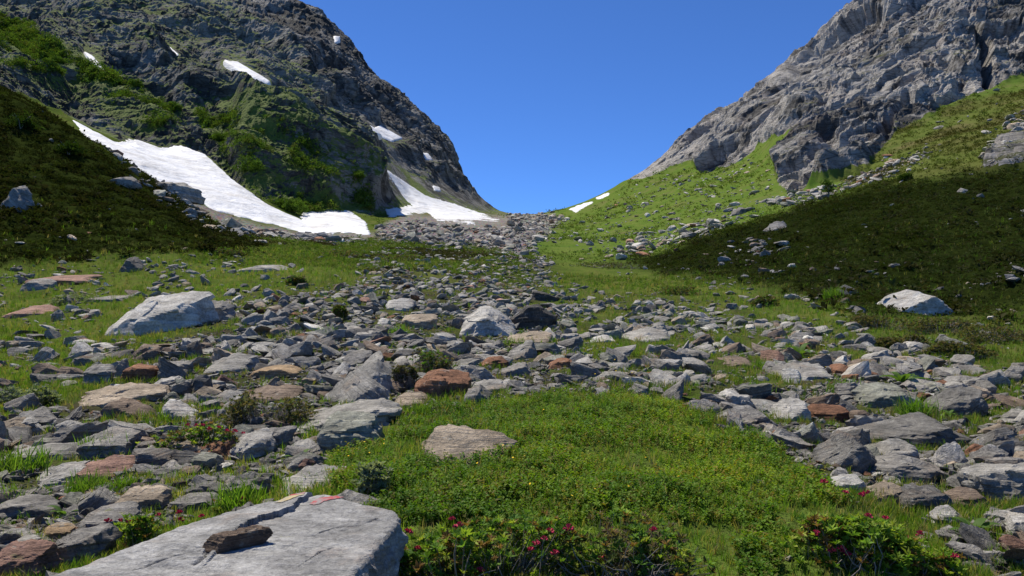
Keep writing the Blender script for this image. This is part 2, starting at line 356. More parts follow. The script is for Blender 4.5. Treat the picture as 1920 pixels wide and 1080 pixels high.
# meadow, heath, rubble soil
t = NT('meadow'); pos = t.coord('Pos')
n1 = t.noise(pos, .35, 6, .6); n2 = t.noise(pos, 3.2, 5, .65); n3 = t.noise(pos, 22, 4, .7)
g = t.ramp(n1, [(.32, (.058, .098, .016)), (.5, (.095, .145, .024)), (.68, (.14, .165, .036))])
g = t.mix(t.ramp(n2, [(.42, 0.), (.7, .75)]), g, (.10, .085, .040))
g = t.mix(t.ramp(n3, [(.35, 0.), (.75, .6)]), g, (.030, .045, .010))
lush = t.mix(t.ramp(n1, [(.35, 0.), (.7, 1.)]), (.072, .135, .020), (.125, .165, .035))
lush = t.mix(t.ramp(n2, [(.5, 0.), (.75, .7)]), lush, (.12, .11, .05))
g = t.mix(t.attr('lush'), g, lush)
h = t.ramp(t.noise(pos, 1.1, 6, .7), [(.3, (.012, .016, .004)), (.5, (.019, .028, .006)), (.66, (.030, .040, .008)), (.8, (.030, .028, .012))])
h = t.mix(t.ramp(n3, [(.4, 0.), (.8, .7)]), h, (.024, .034, .008))
h2 = t.ramp(t.noise(pos, .5, 7, .7), [(.3, (.050, .056, .016)), (.5, (.085, .082, .028)), (.7, (.11, .10, .045))])
c = t.mix(t.attr('heath2'), g, h2)
c = t.mix(t.attr('heath'), c, h)
vs = t.vor(pos, 2.4, out='Color')
sc = t.mix(t.math('MULTIPLY', t.noise(pos, 1.4, 6, .7), 1.0), (.10, .09, .08), (.30, .28, .26))
sc = t.mix(.35, sc, vs, 'SOFT_LIGHT')
soil = t.mix(n2, (.030, .030, .014), (.075, .066, .045))
c = t.mix(t.attr('rub'), c, soil)
c = t.mix(t.attr('scree'), c, sc)
bare = t.ramp(t.noise(pos, .12, 5, .6), [(.55, 0.), (.72, .55)])
c = t.mix(t.math('MULTIPLY', bare, t.attr('dry')), c, (.17, .125, .075))
bm_ = t.bump(t.math('ADD', n3, t.math('MULTIPLY', n2, 2)), .7, .08)
M_MEADOW = t.done(c, bm_); t.b.inputs['Roughness'].default_value = 1.0; t.b.inputs['Specular IOR Level'].default_value = 0.0

def mountain_mat(name, dark, mid, pale, warm, grass_cols, rot, grass_amt):
    t = NT(name); pos = t.coord('Pos'); st = t.coord('Pos', (.5, .5, 1.8), rot)
    a = t.noise(pos, .045, 6, .6); b = t.noise(st, .30, 9, .72, .4); cc = t.noise(st, 1.6, 7, .75, .3)
    k = t.math('ADD', t.math('MULTIPLY', b, .62), t.math('MULTIPLY', cc, .38))
    k = t.math('ADD', k, t.math('MULTIPLY', t.math('SUBTRACT', a, .5), .35))
    k = t.math('ADD', k, t.math('MULTIPLY', t.math('SUBTRACT', t.attr('facet'), .5), .55))
    colr = t.ramp(k, [(.34, dark), (.49, mid), (.66, pale)])
    colr = t.mix(t.math('MULTIPLY', t.ramp(t.noise(pos, .09, 4, .6), [(.52, 0.), (.7, .6)]), t.ramp(cc, [(.4, 0.), (.6, 1.)])), colr, warm)
    crack = t.ramp(t.vor(st, .5, 'DISTANCE_TO_EDGE'), [(0., .2), (.05, 1.)])
    colr = t.mix(.55, colr, crack, 'MULTIPLY')
    ck2 = t.ramp(t.vor(t.coord('Pos', (.5, .8, 2.2), rot), .13, 'DISTANCE_TO_EDGE'), [(0., .2), (.03, 1.)])
    colr = t.mix(t.math('MULTIPLY', t.ramp(a, [(.4, .2), (.6, .8)]), 1.0), colr, t.mix(1., colr, ck2, 'MULTIPLY'))
    colr = t.mix(t.ramp(t.noise(t.coord('Pos', (1, 1, .2)), .5, 6, .7), [(.58, 0.), (.70, .6)]), colr, [x * .8 for x in dark])
    nz_ = t.n('ShaderNodeSeparateXYZ'); t.l(t.n('ShaderNodeNewGeometry').outputs['Normal'], nz_.inputs[0])
    gm = t.math('ADD', t.math('MULTIPLY', nz_.outputs[2], .55), .28)
    gm = t.math('ADD', gm, t.math('MULTIPLY', t.math('SUBTRACT', t.noise(t.coord('Pos', (.45, .7, 1.7), rot), .13, 8, .7), .5), 1.2))
    gm = t.math('ADD', gm, t.math('MULTIPLY', t.math('SUBTRACT', t.noise(pos, 1.1, 6, .75), .5), .8))
    gm = t.math('ADD', gm, t.math('MULTIPLY', t.math('SUBTRACT', t.attr('green'), .5), .9))
    lo = grass_amt
    gmask = t.ramp(gm, [(lo, 0.), (lo + .12, 1.)])
    gc = t.ramp(t.noise(pos, .5, 8, .78), [(.32, grass_cols[0]), (.5, grass_cols[1]), (.68, grass_cols[2])])
    colr = t.mix(gmask, colr, gc)
    hgt = t.math('ADD', t.math('MULTIPLY', cc, .8), t.math('ADD', t.math('MULTIPLY', crack, .25), t.math('MULTIPLY', t.noise(pos, 4.0, 5, .8), .4)))
    return t.done(colr, t.bump(hgt, .8, .9))
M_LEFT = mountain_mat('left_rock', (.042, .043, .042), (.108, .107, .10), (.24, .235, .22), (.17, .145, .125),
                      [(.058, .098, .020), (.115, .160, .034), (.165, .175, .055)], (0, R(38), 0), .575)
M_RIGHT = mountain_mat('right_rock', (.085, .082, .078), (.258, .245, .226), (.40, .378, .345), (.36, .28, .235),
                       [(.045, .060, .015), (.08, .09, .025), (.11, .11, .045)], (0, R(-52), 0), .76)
t = NT('old_snow'); pos = t.coord('Pos')
s1 = t.noise(t.coord('Pos', (.6, .6, 2.2)), .25, 6, .65); s2 = t.noise(pos, 1.2, 5, .7)
cs = t.mix(t.ramp(s1, [(.46, 0.), (.70, .7)]), (.74, .75, .77), (.42, .40, .37))
cs = t.mix(t.ramp(s2, [(.60, 0.), (.68, .5)]), cs, (.45, .42, .38))
M_SNOW = t.done(cs, t.bump(t.math('ADD', s1, t.math('MULTIPLY', s2, .3)), .7, .9)); t.b.inputs['Roughness'].default_value = .6

# loose rock: tint per stone, foliation bands, lichen
def rock_mat(name, amp=1.0, scale=1.0):
    t = NT(name); pos = t.coord('Pos')
    tint = t.attr('tint', False)
    sx = t.n('ShaderNodeCombineXYZ'); t.l(t.attr('strat'), sx.inputs[2])
    off = t.n('ShaderNodeVectorMath', operation='SCALE'); t.l(pos, off.inputs[0]); off.inputs['Scale'].default_value = .35
    ad = t.n('ShaderNodeVectorMath', operation='ADD'); t.l(sx.outputs[0], ad.inputs[0]); t.l(off.outputs[0], ad.inputs[1])
    band = t.noise(ad.outputs[0], 2.6, 6, .7, .3)
    big = t.noise(pos, 2.2 * scale, 5, .6); fine_ = t.noise(pos, 16 * scale, 6, .72); grit = t.noise(pos, 70 * scale, 3, .6)
    c = t.mix(.8, tint, t.ramp(big, [(.25, .22), (.75, .74)]), 'OVERLAY')
    c = t.mix(.7, c, t.ramp(band, [(.3, .2), (.7, .78)]), 'OVERLAY')
    c = t.mix(.7, c, t.ramp(fine_, [(.3, .22), (.7, .78)]), 'OVERLAY')
    rs = t.math('MULTIPLY', t.ramp(t.noise(pos, 1.7 * scale, 3, .6), [(.56, 0.), (.68, .5)]), t.ramp(fine_, [(.4, 0.), (.6, 1.)]))
    c = t.mix(rs, c, (.25, .165, .10))
    c = t.mix(.35, c, t.ramp(grit, [(.35, .3), (.65, .7)]), 'OVERLAY')
    lich = t.math('MULTIPLY', t.ramp(t.noise(pos, 6.5 * scale, 4, .75), [(.60, 0.), (.66, 1.)]), t.ramp(big, [(.4, 0.), (.6, .55)]))
    c = t.mix(lich, c, (.40, .405, .37))
    yl = t.math('MULTIPLY', t.ramp(t.noise(pos, 9 * scale, 3, .7), [(.66, 0.), (.70, 1.)]), t.ramp(t.noise(pos, 1.1 * scale, 2), [(.52, 0.), (.6, .6)]))
    c = t.mix(yl, c, (.24, .25, .10))
    dk = t.math('MULTIPLY', t.ramp(t.noise(pos, 11 * scale, 4, .8), [(.60, 0.), (.68, 1.)]), .5)
    c = t.mix(dk, c, (.055, .052, .048))
    hgt = t.math('ADD', t.math('MULTIPLY', band, .8), t.math('ADD', t.math('MULTIPLY', fine_, .5), t.math('MULTIPLY', grit, .12)))
    return t.done(c, t.bump(hgt, 1.0, .07 * amp))
M_ROCK = rock_mat('schist'); M_ROCKFAR = rock_mat('far_schist', 3, .35)

# ------------------------------------------------------------------ mesh helpers
def tag(o, label=None, cat=None, group=None, kind=None):
    if label: o['label'] = label
    if cat: o['category'] = cat
    if group: o['group'] = group
    if kind: o['kind'] = kind
    return o
def mk(name, V, T, mat, attrs=None, parent=None, smooth=True, sharp=None, mats=None, midx=None):
    """V (n,3); T (m,3) or (m,4) faces"""
    V = np.asarray(V, np.float32); T = np.asarray(T, np.int32); k = T.shape[1]
    me = bpy.data.meshes.new(name)
    me.vertices.add(len(V)); me.vertices.foreach_set('co', V.ravel())
    me.loops.add(T.size); me.loops.foreach_set('vertex_index', T.ravel())
    me.polygons.add(len(T)); me.polygons.foreach_set('loop_start', np.arange(0, T.size, k, dtype=np.int32))
    me.update(calc_edges=True)
    me.polygons.foreach_set('use_smooth', np.full(len(T), smooth, bool))
    if sharp: me.set_sharp_from_angle(angle=R(sharp))
    for nm, A in (attrs or {}).items():
        A = np.asarray(A, np.float32)
        if A.ndim == 1:
            a = me.attributes.new(nm, 'FLOAT', 'POINT'); a.data.foreach_set('value', A)
        else:
            a = me.attributes.new(nm, 'FLOAT_COLOR', 'POINT')
            a.data.foreach_set('color', np.concatenate([A, np.ones((len(A), 1), np.float32)], 1).ravel())
    for m in (mats or [mat]): me.materials.append(m)
    if midx is not None: me.polygons.foreach_set('material_index', np.asarray(midx, np.int32))
    o = bpy.data.objects.new(name, me); col.objects.link(o)
    if parent: o.parent = parent
    return o
def empty(name, loc, label=None, cat=None, group=None):
    o = bpy.data.objects.new(name, None); col.objects.link(o); o.location = loc; o.empty_display_size = .1
    return tag(o, label, cat, group)

# ------------------------------------------------------------------ terrain, mountains
ii = np.arange(NR * NC).reshape(NR, NC)
quads = np.stack([ii[:-1, :-1], ii[:-1, 1:], ii[1:, 1:], ii[1:, :-1]], -1).reshape(-1, 4)
fl = m_left[quads[:, 0]] > .4; fr_ = m_right[quads[:, 0]] > .4
behind_l = (yf[quads[:, 0]] > 150) & (pxf[quads[:, 0]] < 945) & (pyf[quads[:, 0]] < 398)
behind_l |= (yf[quads[:, 0]] > 345) & (pxf[quads[:, 0]] < 945)
behind_r = (yf[quads[:, 0]] > 250) & (pxf[quads[:, 0]] > 1270) & (pyf[quads[:, 0]] < 300)
cls = np.zeros(len(quads), int); cls[fl | behind_l] = 1; cls[fr_ | behind_r] = 2
lushf = sstep(60, 110, yf) * (pxf > 960)
lushf = np.maximum(lushf, .55 * m_mound)
dry = sstep(90, 150, yf)
rub_attr = np.clip(m_rub * 1.1 * (.55 + 1.2 * nz2), 0, 1)
GREEN_L = [(375,215),(430,205),(520,225),(600,280),(680,330),(700,390),(580,400),(500,375),(450,330),(400,260)]
GREEN_L2 = [(-50,20),(60,60),(180,130),(290,190),(340,240),(260,230),(150,140),(-50,110)]
green = np.full(len(P), .5, np.float32)
green += .28 * sstep(-15, 15, polysd(wpx, wpy, GREEN_L)) + .22 * sstep(-10, 10, polysd(wpx, wpy, GREEN_L2))
UP_BARE = [(560,0),(660,70),(790,190),(880,290),(950,398),(860,384),(760,290),(690,230),(600,130),(480,40),(420,-60),(560,-200)]
green -= .34 * sstep(-40, 30, polysd(wpx, wpy, UP_BARE))
green -= .12 * sstep(200, 330, yf) * (pxf > 1200)
AT = dict(lush=lushf, dry=dry, heath=m_heath, heath2=np.clip(m_heath2, 0, 1), scree=m_scree, rub=rub_attr, facet=np.clip(facet_id, 0, 1), green=green)
def sub(name, sel, mat, names):
    q = quads[sel]; used, inv = np.unique(q, return_inverse=True)
    return mk(name, P[used], inv.reshape(-1, 4), mat, {n: AT[n][used] for n in names})
names_g = ('lush', 'dry', 'heath', 'heath2', 'scree', 'rub', 'facet', 'green')
tr = sub('terrain', cls == 0, M_MEADOW, names_g); tag(tr, kind='structure')
tr.data.materials.append(M_RIGHT)
outm = (m_out[quads[cls == 0][:, 0]] > .5).astype(np.int32); tr.data.polygons.foreach_set('material_index', outm)
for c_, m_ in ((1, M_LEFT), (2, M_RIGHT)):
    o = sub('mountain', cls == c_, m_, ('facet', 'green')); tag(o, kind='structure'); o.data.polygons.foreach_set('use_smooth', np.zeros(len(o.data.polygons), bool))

# ------------------------------------------------------------------ snow patches
for (lab, poly, th), (idx, sd) in zip(SNOWS, snow_sd):
    full = np.full(NR * NC, -99, np.float32); full[idx] = sd
    ylo = 123 if 'lying below' in lab else 112
    keep = (full[quads] > -7).all(1) & (yf[quads[:, 0]] > ylo)
    q = quads[keep]
    if len(q) == 0: continue
    used, inv = np.unique(q, return_inverse=True)
    V = P0[used].astype(np.float64).copy(); s_ = full[used]
    lift = np.where(s_ > 0, th * .45 * sstep(0, 22, s_), -2.5 * sstep(0, 7, -s_)) + .12 * fbm(V / 3, 3, 31) + .3 * sstep(0, 12, s_) * fbm(V / 11, 2, 32)
    n = N0[used]; V += n * (lift + (.12 if th > 1.1 else (.9 if th > .65 else .25)))[:, None]; 
    o = mk('snow_patch', V, inv.reshape(-1, 4), M_SNOW); tag(o, lab, 'snow patch', 'snow patches on the mountain slopes')
# ------------------------------------------------------------------ rocks
_ico = {}
def ico(n):
    if n not in _ico:
        b = bmesh.new(); bmesh.ops.create_icosphere(b, subdivisions=n, radius=1)
        _ico[n] = (np.array([v.co[:] for v in b.verts], np.float32), np.array([[v.index for v in f.verts] for f in b.faces], np.int32)); b.free()
        V = _ico[n][0]; V /= np.linalg.norm(V, axis=1, keepdims=True)
    return _ico[n]
def support(dirs, N, d, p=26):
    N = np.asarray(N, np.float32); d = np.asarray(d, np.float32)
    q = np.maximum(dirs @ N.T, 0) / d
    m = q.max(1, keepdims=True)
    return 1.0 / (m[:, 0] * ((q / m) ** p).sum(1) ** (1 / p))
def nrm(v): v = np.asarray(v, float); return v / np.linalg.norm(v, axis=-1, keepdims=True)
def roughen(V, dirs, size, seed, amp=.035, layers=7):
    off = seed * 7.13 % 97
    z = V[:, 2] / size
    lay = np.floor(z * layers + 1.2 * perlin(V / size * 1.5 + off, seed))
    jl = (_u(_h(lay.astype(np.int64), lay.astype(np.int64) * 0 + seed, lay.astype(np.int64) * 0, 3)) - .5)
    w = np.clip(1.3 - np.abs(dirs[:, 2]) * 1.5, 0, 1)
    V = V.copy()
    V[:, :2] *= (1 + .15 * jl * w)[:, None]
    fv, _ = facets(V / size * 2.3 + off, seed + 7); V += dirs * (fv * size * .085 * min(1, len(V) / 640))[:, None]
    if len(V) > 2000:
        fv, _ = facets(V / size * 5.5 + off, seed + 9); V += dirs * (fv * size * .045)[:, None]
    n = fbm(V / size * 1.7 + off, 4, seed + 1) * amp + fbm(V / size * 6 + off, 3, seed + 2) * amp * .45
    return V + dirs * (n * size)[:, None]
def slab_shape(r, lod, half, seed, p=80):
    dirs, T = ico(lod)
    N = [(r.normal(0, .10), r.normal(0, .10), 1), (r.normal(0, .08), r.normal(0, .08), -1)]; d = [1., 1.]
    k = r.integers(5, 8); a0 = r.uniform(0, 6.28)
    for i in range(k):
        a = a0 + 6.283 * (i + r.uniform(-.3, .3)) / k
        N.append((math.cos(a), math.sin(a), r.uniform(-.45, .5))); d.append(r.uniform(.72, 1.05))
    for i in range(r.integers(1, 4)):
        a = r.uniform(0, 6.28); N.append((math.cos(a), math.sin(a), r.choice([-1, 1, 1]) * r.uniform(.5, 1.2))); d.append(r.uniform(.8, 1.05))
    N = nrm(N); V = dirs * support(dirs, N, d, p)[:, None] * np.asarray(half, np.float32)
    return V, T, dirs
def rotm(yaw, rx, ry):
    return np.array((Matrix.Rotation(yaw, 3, 'Z') @ Matrix.Rotation(rx, 3, 'X') @ Matrix.Rotation(ry, 3, 'Y')))
TINT = dict(grey=(.315, .31, .30), dark=(.165, .163, .16), pale=(.43, .425, .415), white=(.56, .555, .54), mid=(.25, .245, .24), green=(.255, .265, .235),
            brown=(.235, .185, .15), tan=(.36, .305, .245), rust=(.255, .135, .085), red=(.32, .20, .165), black=(.075, .073, .072), ochre=(.38, .28, .18))
CNAME = dict(grey='grey', dark='dark grey', pale='pale grey', white='whitish', mid='mid grey', green='greenish grey', brown='brown', tan='tan', rust='rust brown', red='reddish', black='blackish', ochre='ochre')
ROCKGRP = 'rocks strewn over the valley floor'
AUTO = dict(
 slab=[(0,.72),(.1,.32),(.38,.03),(.75,0),(.96,.25),(1,.7),(.82,1),(.18,1)],
 block=[(0,.6),(.05,.2),(.3,0),(.85,.03),(1,.25),(.98,.8),(.85,1),(.1,1)],
 wedgeL=[(0,.4),(.15,0),(.4,.04),(1,.62),(.97,.95),(.1,1),(0,.8)],
 wedgeR=[(1,.4),(.85,0),(.6,.04),(0,.62),(.03,.95),(.9,1),(1,.8)],
 pyr=[(0,.88),(.27,.33),(.47,0),(.6,.05),(.85,.5),(1,.9),(.85,1),(.15,1)],
 plate=[(0,.7),(.1,.35),(.5,0),(.9,.08),(1,.5),(.9,.9),(.3,1)])
TINT = {k_: tuple(np.array(v_) * (.90, .87, .805)) for k_, v_ in TINT.items()}
LMS = []   # ref, centre px, distance
def landmark(label, ref, tint, box, style='slab', f=.5, lod=4, dark_side=None, name='boulder', deep=.75, foot=None, p=80, ridge=0., tilt=0.):
    sd = 100 + len(LMS); r = np.random.default_rng(sd)
    if style in AUTO:
        x0, y0, x1, y1 = box
        poly = [(x0 + (x1 - x0) * (a + r.uniform(-.03, .03)), y0 + (y1 - y0) * min(1.02, max(-.02, b + r.uniform(-.03, .03)))) for a, b in AUTO[style]]
    else: poly = box
    pl = np.array(poly, float)
    # convex, ordered
    c = pl.mean(0); pl = pl[np.argsort(np.arctan2(pl[:, 1] - c[1], pl[:, 0] - c[0]))]
    x0, y0 = pl.min(0); x1, y1 = pl.max(0)
    cx, cy = (x0 + x1) / 2, (y0 + y1) / 2
    h0 = hit(foot[0] if foot else cx, (foot[1] if foot else y1 - .06 * (y1 - y0)))
    d1 = h0.y
    k = d1 / F
    W = (x1 - x0) * k; Dp = deep * min(W, 1.6 * W)
    dc = d1 + Dp / 2; k = dc / F; W = (x1 - x0) * k; Hh = (y1 - y0) * k
    e = max(0., (cy - HOR) / F)
    tslope = np.clip(f * Hh / Dp - e * .8, -.12, 1.2)
    cz = EYE + dc * (HOR - cy) / F; X = (cx - 960) / F * dc
    N, d = [], []
    n = len(pl)
    for i in range(n):
        ax, az = (pl[i][0] - cx) * k, -(pl[i][1] - cy) * k
        bx, bz = (pl[(i + 1) % n][0] - cx) * k, -(pl[(i + 1) % n][1] - cy) * k
        ex, ez = bx - ax, bz - az
        L = math.hypot(ex, ez)
        if L < 1e-6: continue
        nx, nz_ = ez / L, -ex / L
        mx, mz = (ax + bx) / 2, (az + bz) / 2
        if nx * mx + nz_ * mz < 0: nx, nz_ = -nx, -nz_
        if nz_ > .25:
            v = np.array([nx, -tslope * nz_ + r.normal(0, .03), nz_]); an = np.array([mx, Dp * .5 if tslope > 0 else -Dp * .5, mz])
        elif nz_ < -.4:
            v = np.array([nx, 0, nz_]); an = np.array([mx, 0, mz - .35 * Hh])
        else:
            v = np.array([nx, r.uniform(-.35, .25), nz_]); an = np.array([mx, 0, mz])
        v = v / np.linalg.norm(v); N.append(v); d.append(max(.04 * W, v @ an))
    for sx in (-.45, .4) if Hh > .25 * W else (0.1,):
        v = nrm((sx + r.normal(0, .12), -1, r.uniform(.05, .35))); N.append(v); d.append(Dp * .5 * r.uniform(.88, 1.0))
    v = nrm((r.normal(0, .2), 1, .2)); N.append(v); d.append(Dp * .55)
    for _ in range(2):
        v = nrm((r.choice([-1, 1]) * r.uniform(.5, 1), -r.uniform(.4, 1), r.uniform(.1, .6))); N.append(v); d.append(Dp * .5 * r.uniform(.95, 1.2))
    dirs0, T = ico(lod)
    sc = np.array([W / 2, Dp / 2, max(Hh * .62, .2 * W)], np.float32)
    Q = dirs0 * sc; dr = Q / np.linalg.norm(Q, axis=1, keepdims=True)
    V = dr * support(dr, N, d, p)[:, None]
    size = (W + Hh) / 2
    rr = R(tilt); ct, st_ = math.cos(rr), math.sin(rr)
    strat = (V[:, 2] * ct + V[:, 0] * st_ + .15 * V[:, 1]) / size * 5
    B = V.copy(); B[:, 2] = strat * size / 5
    V = roughen(V, dr, size, sd, .03, 8)
    tc = np.array(TINT[tint]) * r.uniform(.93, 1.07)
    tv = np.tile(tc, (len(V), 1))
    o = mk(name, V, T, M_ROCK, dict(tint=tv, strat=strat), sharp=17)
    o.location = (X, dc, cz)
    tag(o, label, 'rock', ROCKGRP)
    LMS.append((ref, cx, cy, x0, y0, x1, y1, d1, dc + Dp / 2, r.random()))
    return o
L = landmark
L('large pale slab with a sloping lit top and shadowed rough front', 'the big sloping slab', 'pale', [(196,612),(215,585),(262,553),(345,544),(368,548),(372,578),(330,600),(228,630)], 'poly', .5, 5, foot=(245, 626), deep=.55)
L('jagged grey boulder leaning against the large sloping slab', 'the jagged leaning boulder', 'mid', [(318,612),(352,578),(388,560),(412,560),(428,574),(437,595),(400,606),(340,622)], 'poly', .3, 5, foot=(390, 606), deep=.6)
L('big pale pyramid boulder in the middle of the scree', 'the pale pyramid boulder', 'pale', [(857,626),(868,596),(900,573),(918,571),(945,590),(972,615),(968,629),(940,632),(880,632)], 'poly', .5, 5, deep=.8)
L('dark overhanging rock right behind the pale pyramid boulder', 'the dark overhang', 'black', [(962,592),(985,573),(1010,570),(1036,588),(1034,600),(1000,606),(972,603)], 'poly', .15, 4, foot=(1000, 618))
L('dark flat rock standing alone above the overhanging one', 'the lone dark rock', 'black', (995, 544, 1046, 566), 'wedgeL', .2)
L('rust red block with a deep shadowed front by the scree centre', 'the rust red block', 'rust', [(777,738),(780,712),(800,695),(826,692),(876,708),(878,735),(850,752),(790,750)], 'poly', .45, 5, deep=.7)
L('tan slab with long sloping top at the edge of the green mound', 'the tan mound slab', 'tan', [(787,880),(792,850),(808,812),(842,803),(880,804),(925,806),(956,818),(930,838),(870,855),(810,882)], 'poly', .92, 5, deep=.62)
L('squarish grey block at the left edge of the green mound', 'the squarish grey block', 'green', [(600,840),(602,790),(618,778),(682,771),(700,776),(712,815),(700,834),(610,846)], 'poly', .45, 5, deep=.75)
L('long grey slab lying behind the squarish block', 'the long grey slab', 'grey', [(563,802),(572,780),(640,765),(700,750),(738,766),(735,786),(640,800),(580,815)], 'poly', .5, 5)
L('pale upper slab with lit top above the long grey one', 'the pale upper slab', 'pale', (622, 738, 736, 768), 'plate', .7, 4)
L('steep leaning slab of split pale layers beside the brown bush', 'the split leaning slab', 'grey', [(598,752),(604,738),(640,706),(672,684),(700,676),(722,694),(734,730),(728,752),(640,766)], 'poly', .75, 5, tilt=35)
L('pale square faced block standing near the pink flowered bush', 'the pale square block', 'pale', [(427,832),(432,825),(488,803),(506,806),(512,830),(500,856),(450,866),(438,850)], 'poly', .55, 5)
L('thin bright slab tilted in the grass behind the painted slab', 'the thin bright slab', 'pale', [(512,922),(520,907),(560,884),(600,876),(634,878),(620,890),(575,908),(530,928)], 'poly', .9, 4, deep=.7)
L('flat reddish rock among grass tufts at left', 'the flat reddish rock', 'red', [(143,882),(150,868),(195,861),(240,868),(258,888),(235,904),(170,902)], 'poly', .85, 5, deep=.7)
L('flat pale rock touching the left side of the reddish one', 'the pale neighbour rock', 'pale', [(48,905),(60,888),(100,874),(148,870),(156,888),(140,906),(90,914)], 'poly', .85, 5, deep=.7)
L('layered grey block with lit top on the left', 'the layered block', 'grey', [(118,848),(128,832),(195,803),(242,812),(244,835),(190,852),(150,864)], 'poly', .55, 5)
L('wide flat slab carrying a small dark stone', 'the wide flat slab', 'tan', [(135,748),(160,738),(222,720),(290,722),(306,734),(290,752),(220,768),(150,765)], 'poly', .75, 5, deep=.6)
L('small dark stone lying on the wide flat slab', 'the small dark topping stone', 'dark', (206, 736, 243, 752), 'block', .4, 3, name='stone')
L('cube shaped rust brown rock on the upper left scree edge', 'the rust brown cube', 'rust', (230, 684, 294, 718), 'block', .3)
L('dark upright block beside the rust brown cube', 'the dark upright block', 'mid', (155, 682, 212, 722), 'block', .45)
L('pointed grey wedge between the dark block and brown cube', 'the pointed grey wedge', 'grey', (210, 670, 238, 712), 'wedgeR', .3)
L('rounded pinkish grey boulder above the left rhododendron', 'the pinkish round boulder', 'tan', [(212,946),(225,925),(262,915),(300,918),(314,932),(312,955),(280,966),(230,962)], 'poly', .6, 5)
L('dark humped rock right of the pinkish round boulder', 'the dark humped rock', 'dark', (338, 908, 420, 938), 'slab', .4)
L('long low grey rock behind the left rhododendron', 'the long low rock', 'mid', (312, 930, 412, 962), 'slab', .6)
L('dark grey block at lower left corner beside the great slab', 'the corner block', 'mid', [(76,1050),(82,1024),(130,1002),(180,996),(190,1010),(172,1040),(120,1066),(84,1068)], 'poly', .45, 5)
L('grey rock wedged behind the corner block near flowers', 'the wedged grey rock', 'mid', (145, 952, 248, 1000), 'slab', .7)
L('smooth rounded orange brown stone in dry grass', 'the orange brown stone', 'ochre', (68, 983, 133, 1018), 'slab', .6, p=8, name='stone')
L('reddish layered rock at the very bottom left', 'the bottom left rock', 'red', [(-20,1075),(-10,1030),(40,1016),(78,1022),(84,1060),(60,1085),(0,1090)], 'poly', .6, 5)
L('broad pale grey rock at left edge under grass tufts', 'the left edge rock', 'mid', (-30, 938, 108, 976), 'slab', .6)
L('flat grey rock with dark crack at left edge', 'the cracked left rock', 'grey', (-20, 838, 130, 874), 'plate', .8)
L('big grey boulder with lit top on the right scree', 'the big right boulder', 'green', [(1609,752),(1614,735),(1640,721),(1690,720),(1716,732),(1720,748),(1705,766),(1640,766)], 'poly', .6, 5, tilt=10)
L('rust orange rock left of the big right boulder', 'the rust orange rock', 'rust', (1520, 758, 1590, 796), 'block', .45)
L('long dark layered boulder on the right scree', 'the long dark boulder', 'dark', [(1625,828),(1635,805),(1700,788),(1760,781),(1790,796),(1794,820),(1760,838),(1680,842)], 'poly', .5, 5, tilt=12)
L('tilted dark block with pale striped top on the right', 'the striped tilted block', 'dark', [(1530,870),(1545,845),(1585,813),(1610,816),(1640,845),(1640,868),(1600,884),(1545,884)], 'poly', .45, 5, tilt=-30)
L('rounded pale boulder under the long dark boulder', 'the rounded pale boulder', 'grey', (1640, 825, 1722, 868), 'slab', .6, 5, p=12)
L('grey boulder split by a shadowed notch on the right', 'the notched boulder', 'mid', [(1640,890),(1650,868),(1690,856),(1740,866),(1786,884),(1780,902),(1720,908),(1660,912)], 'poly', .5, 5)
L('pale big block cut by the right picture edge', 'the right edge block', 'grey', [(1836,900),(1838,882),(1860,874),(1960,874),(1990,890),(1985,940),(1930,948),(1880,944)], 'poly', .35, 5, deep=.6)
L('cream and ochre quartz stone behind the right rhododendron', 'the cream quartz stone', 'white', (1560, 892, 1624, 930), 'block', .55)
L('dark grey ribbed boulder right of the cream quartz stone', 'the ribbed boulder', 'dark', (1682, 915, 1778, 970), 'block', .4, 5, tilt=70)
L('tan flat rock between quartz stone and ribbed boulder', 'the tan low rock', 'tan', (1632, 908, 1700, 945), 'slab', .6)
L('pair of low layered rocks right of the ribbed boulder', 'the low layered rocks', 'brown', (1778, 918, 1852, 958), 'slab', .5)
L('small pale stone on end below the layered rocks', 'the small end stone', 'pale', (1746, 952, 1804, 984), 'slab', .6, name='stone')
L('jagged dark rock fin right of the big right boulder', 'the jagged dark fin', 'dark', [(1745,770),(1760,750),(1800,732),(1842,728),(1848,745),(1836,765),(1800,782),(1760,778)], 'poly', .3, 5, tilt=-35)
L('pale sharp wedge on the rubble left of the rust orange rock', 'the pale sharp wedge', 'pale', (1436, 745, 1520, 790), 'wedgeR', .6)
L('flat grey slab holding a bright upright stone on the right', 'the flat grey slab', 'grey', (1440, 680, 1562, 716), 'plate', .85)
L('bright pale stone leaning on the flat grey slab', 'the bright leaning stone', 'white', (1468, 688, 1504, 720), 'block', .8, name='stone')
L('brown flat rock lying beyond the flat grey slab', 'the brown flat rock', 'brown', (1334, 668, 1414, 688), 'plate', .7)
L('white pyramid boulder standing before the dark heath slope', 'the white pyramid boulder', 'white', [(1676,572),(1690,560),(1722,542),(1735,544),(1765,562),(1790,585),(1780,592),(1700,590)], 'poly', .3, 5, foot=(1735, 592))
L('reddish slab with light top on the upper left meadow', 'the reddish meadow slab', 'red', [(60,530),(72,516),(110,513),(160,515),(165,528),(140,534),(90,536)], 'poly', .5, 4)
L('grey rock under the front of the reddish meadow slab', 'the grey under rock', 'mid', (38, 520, 98, 546), 'slab', .4)
L('pinkish rock with grey back half on the left meadow', 'the pinkish meadow rock', 'red', (8, 572, 96, 595), 'slab', .6)
L('dark upright rock on the grass below the left heath', 'the dark meadow rock', 'dark', (221, 479, 271, 511), 'pyr', .3)
L('long low pale rock on the grass at valley head', 'the long low pale rock', 'grey', (442, 494, 536, 512), 'slab', .5)
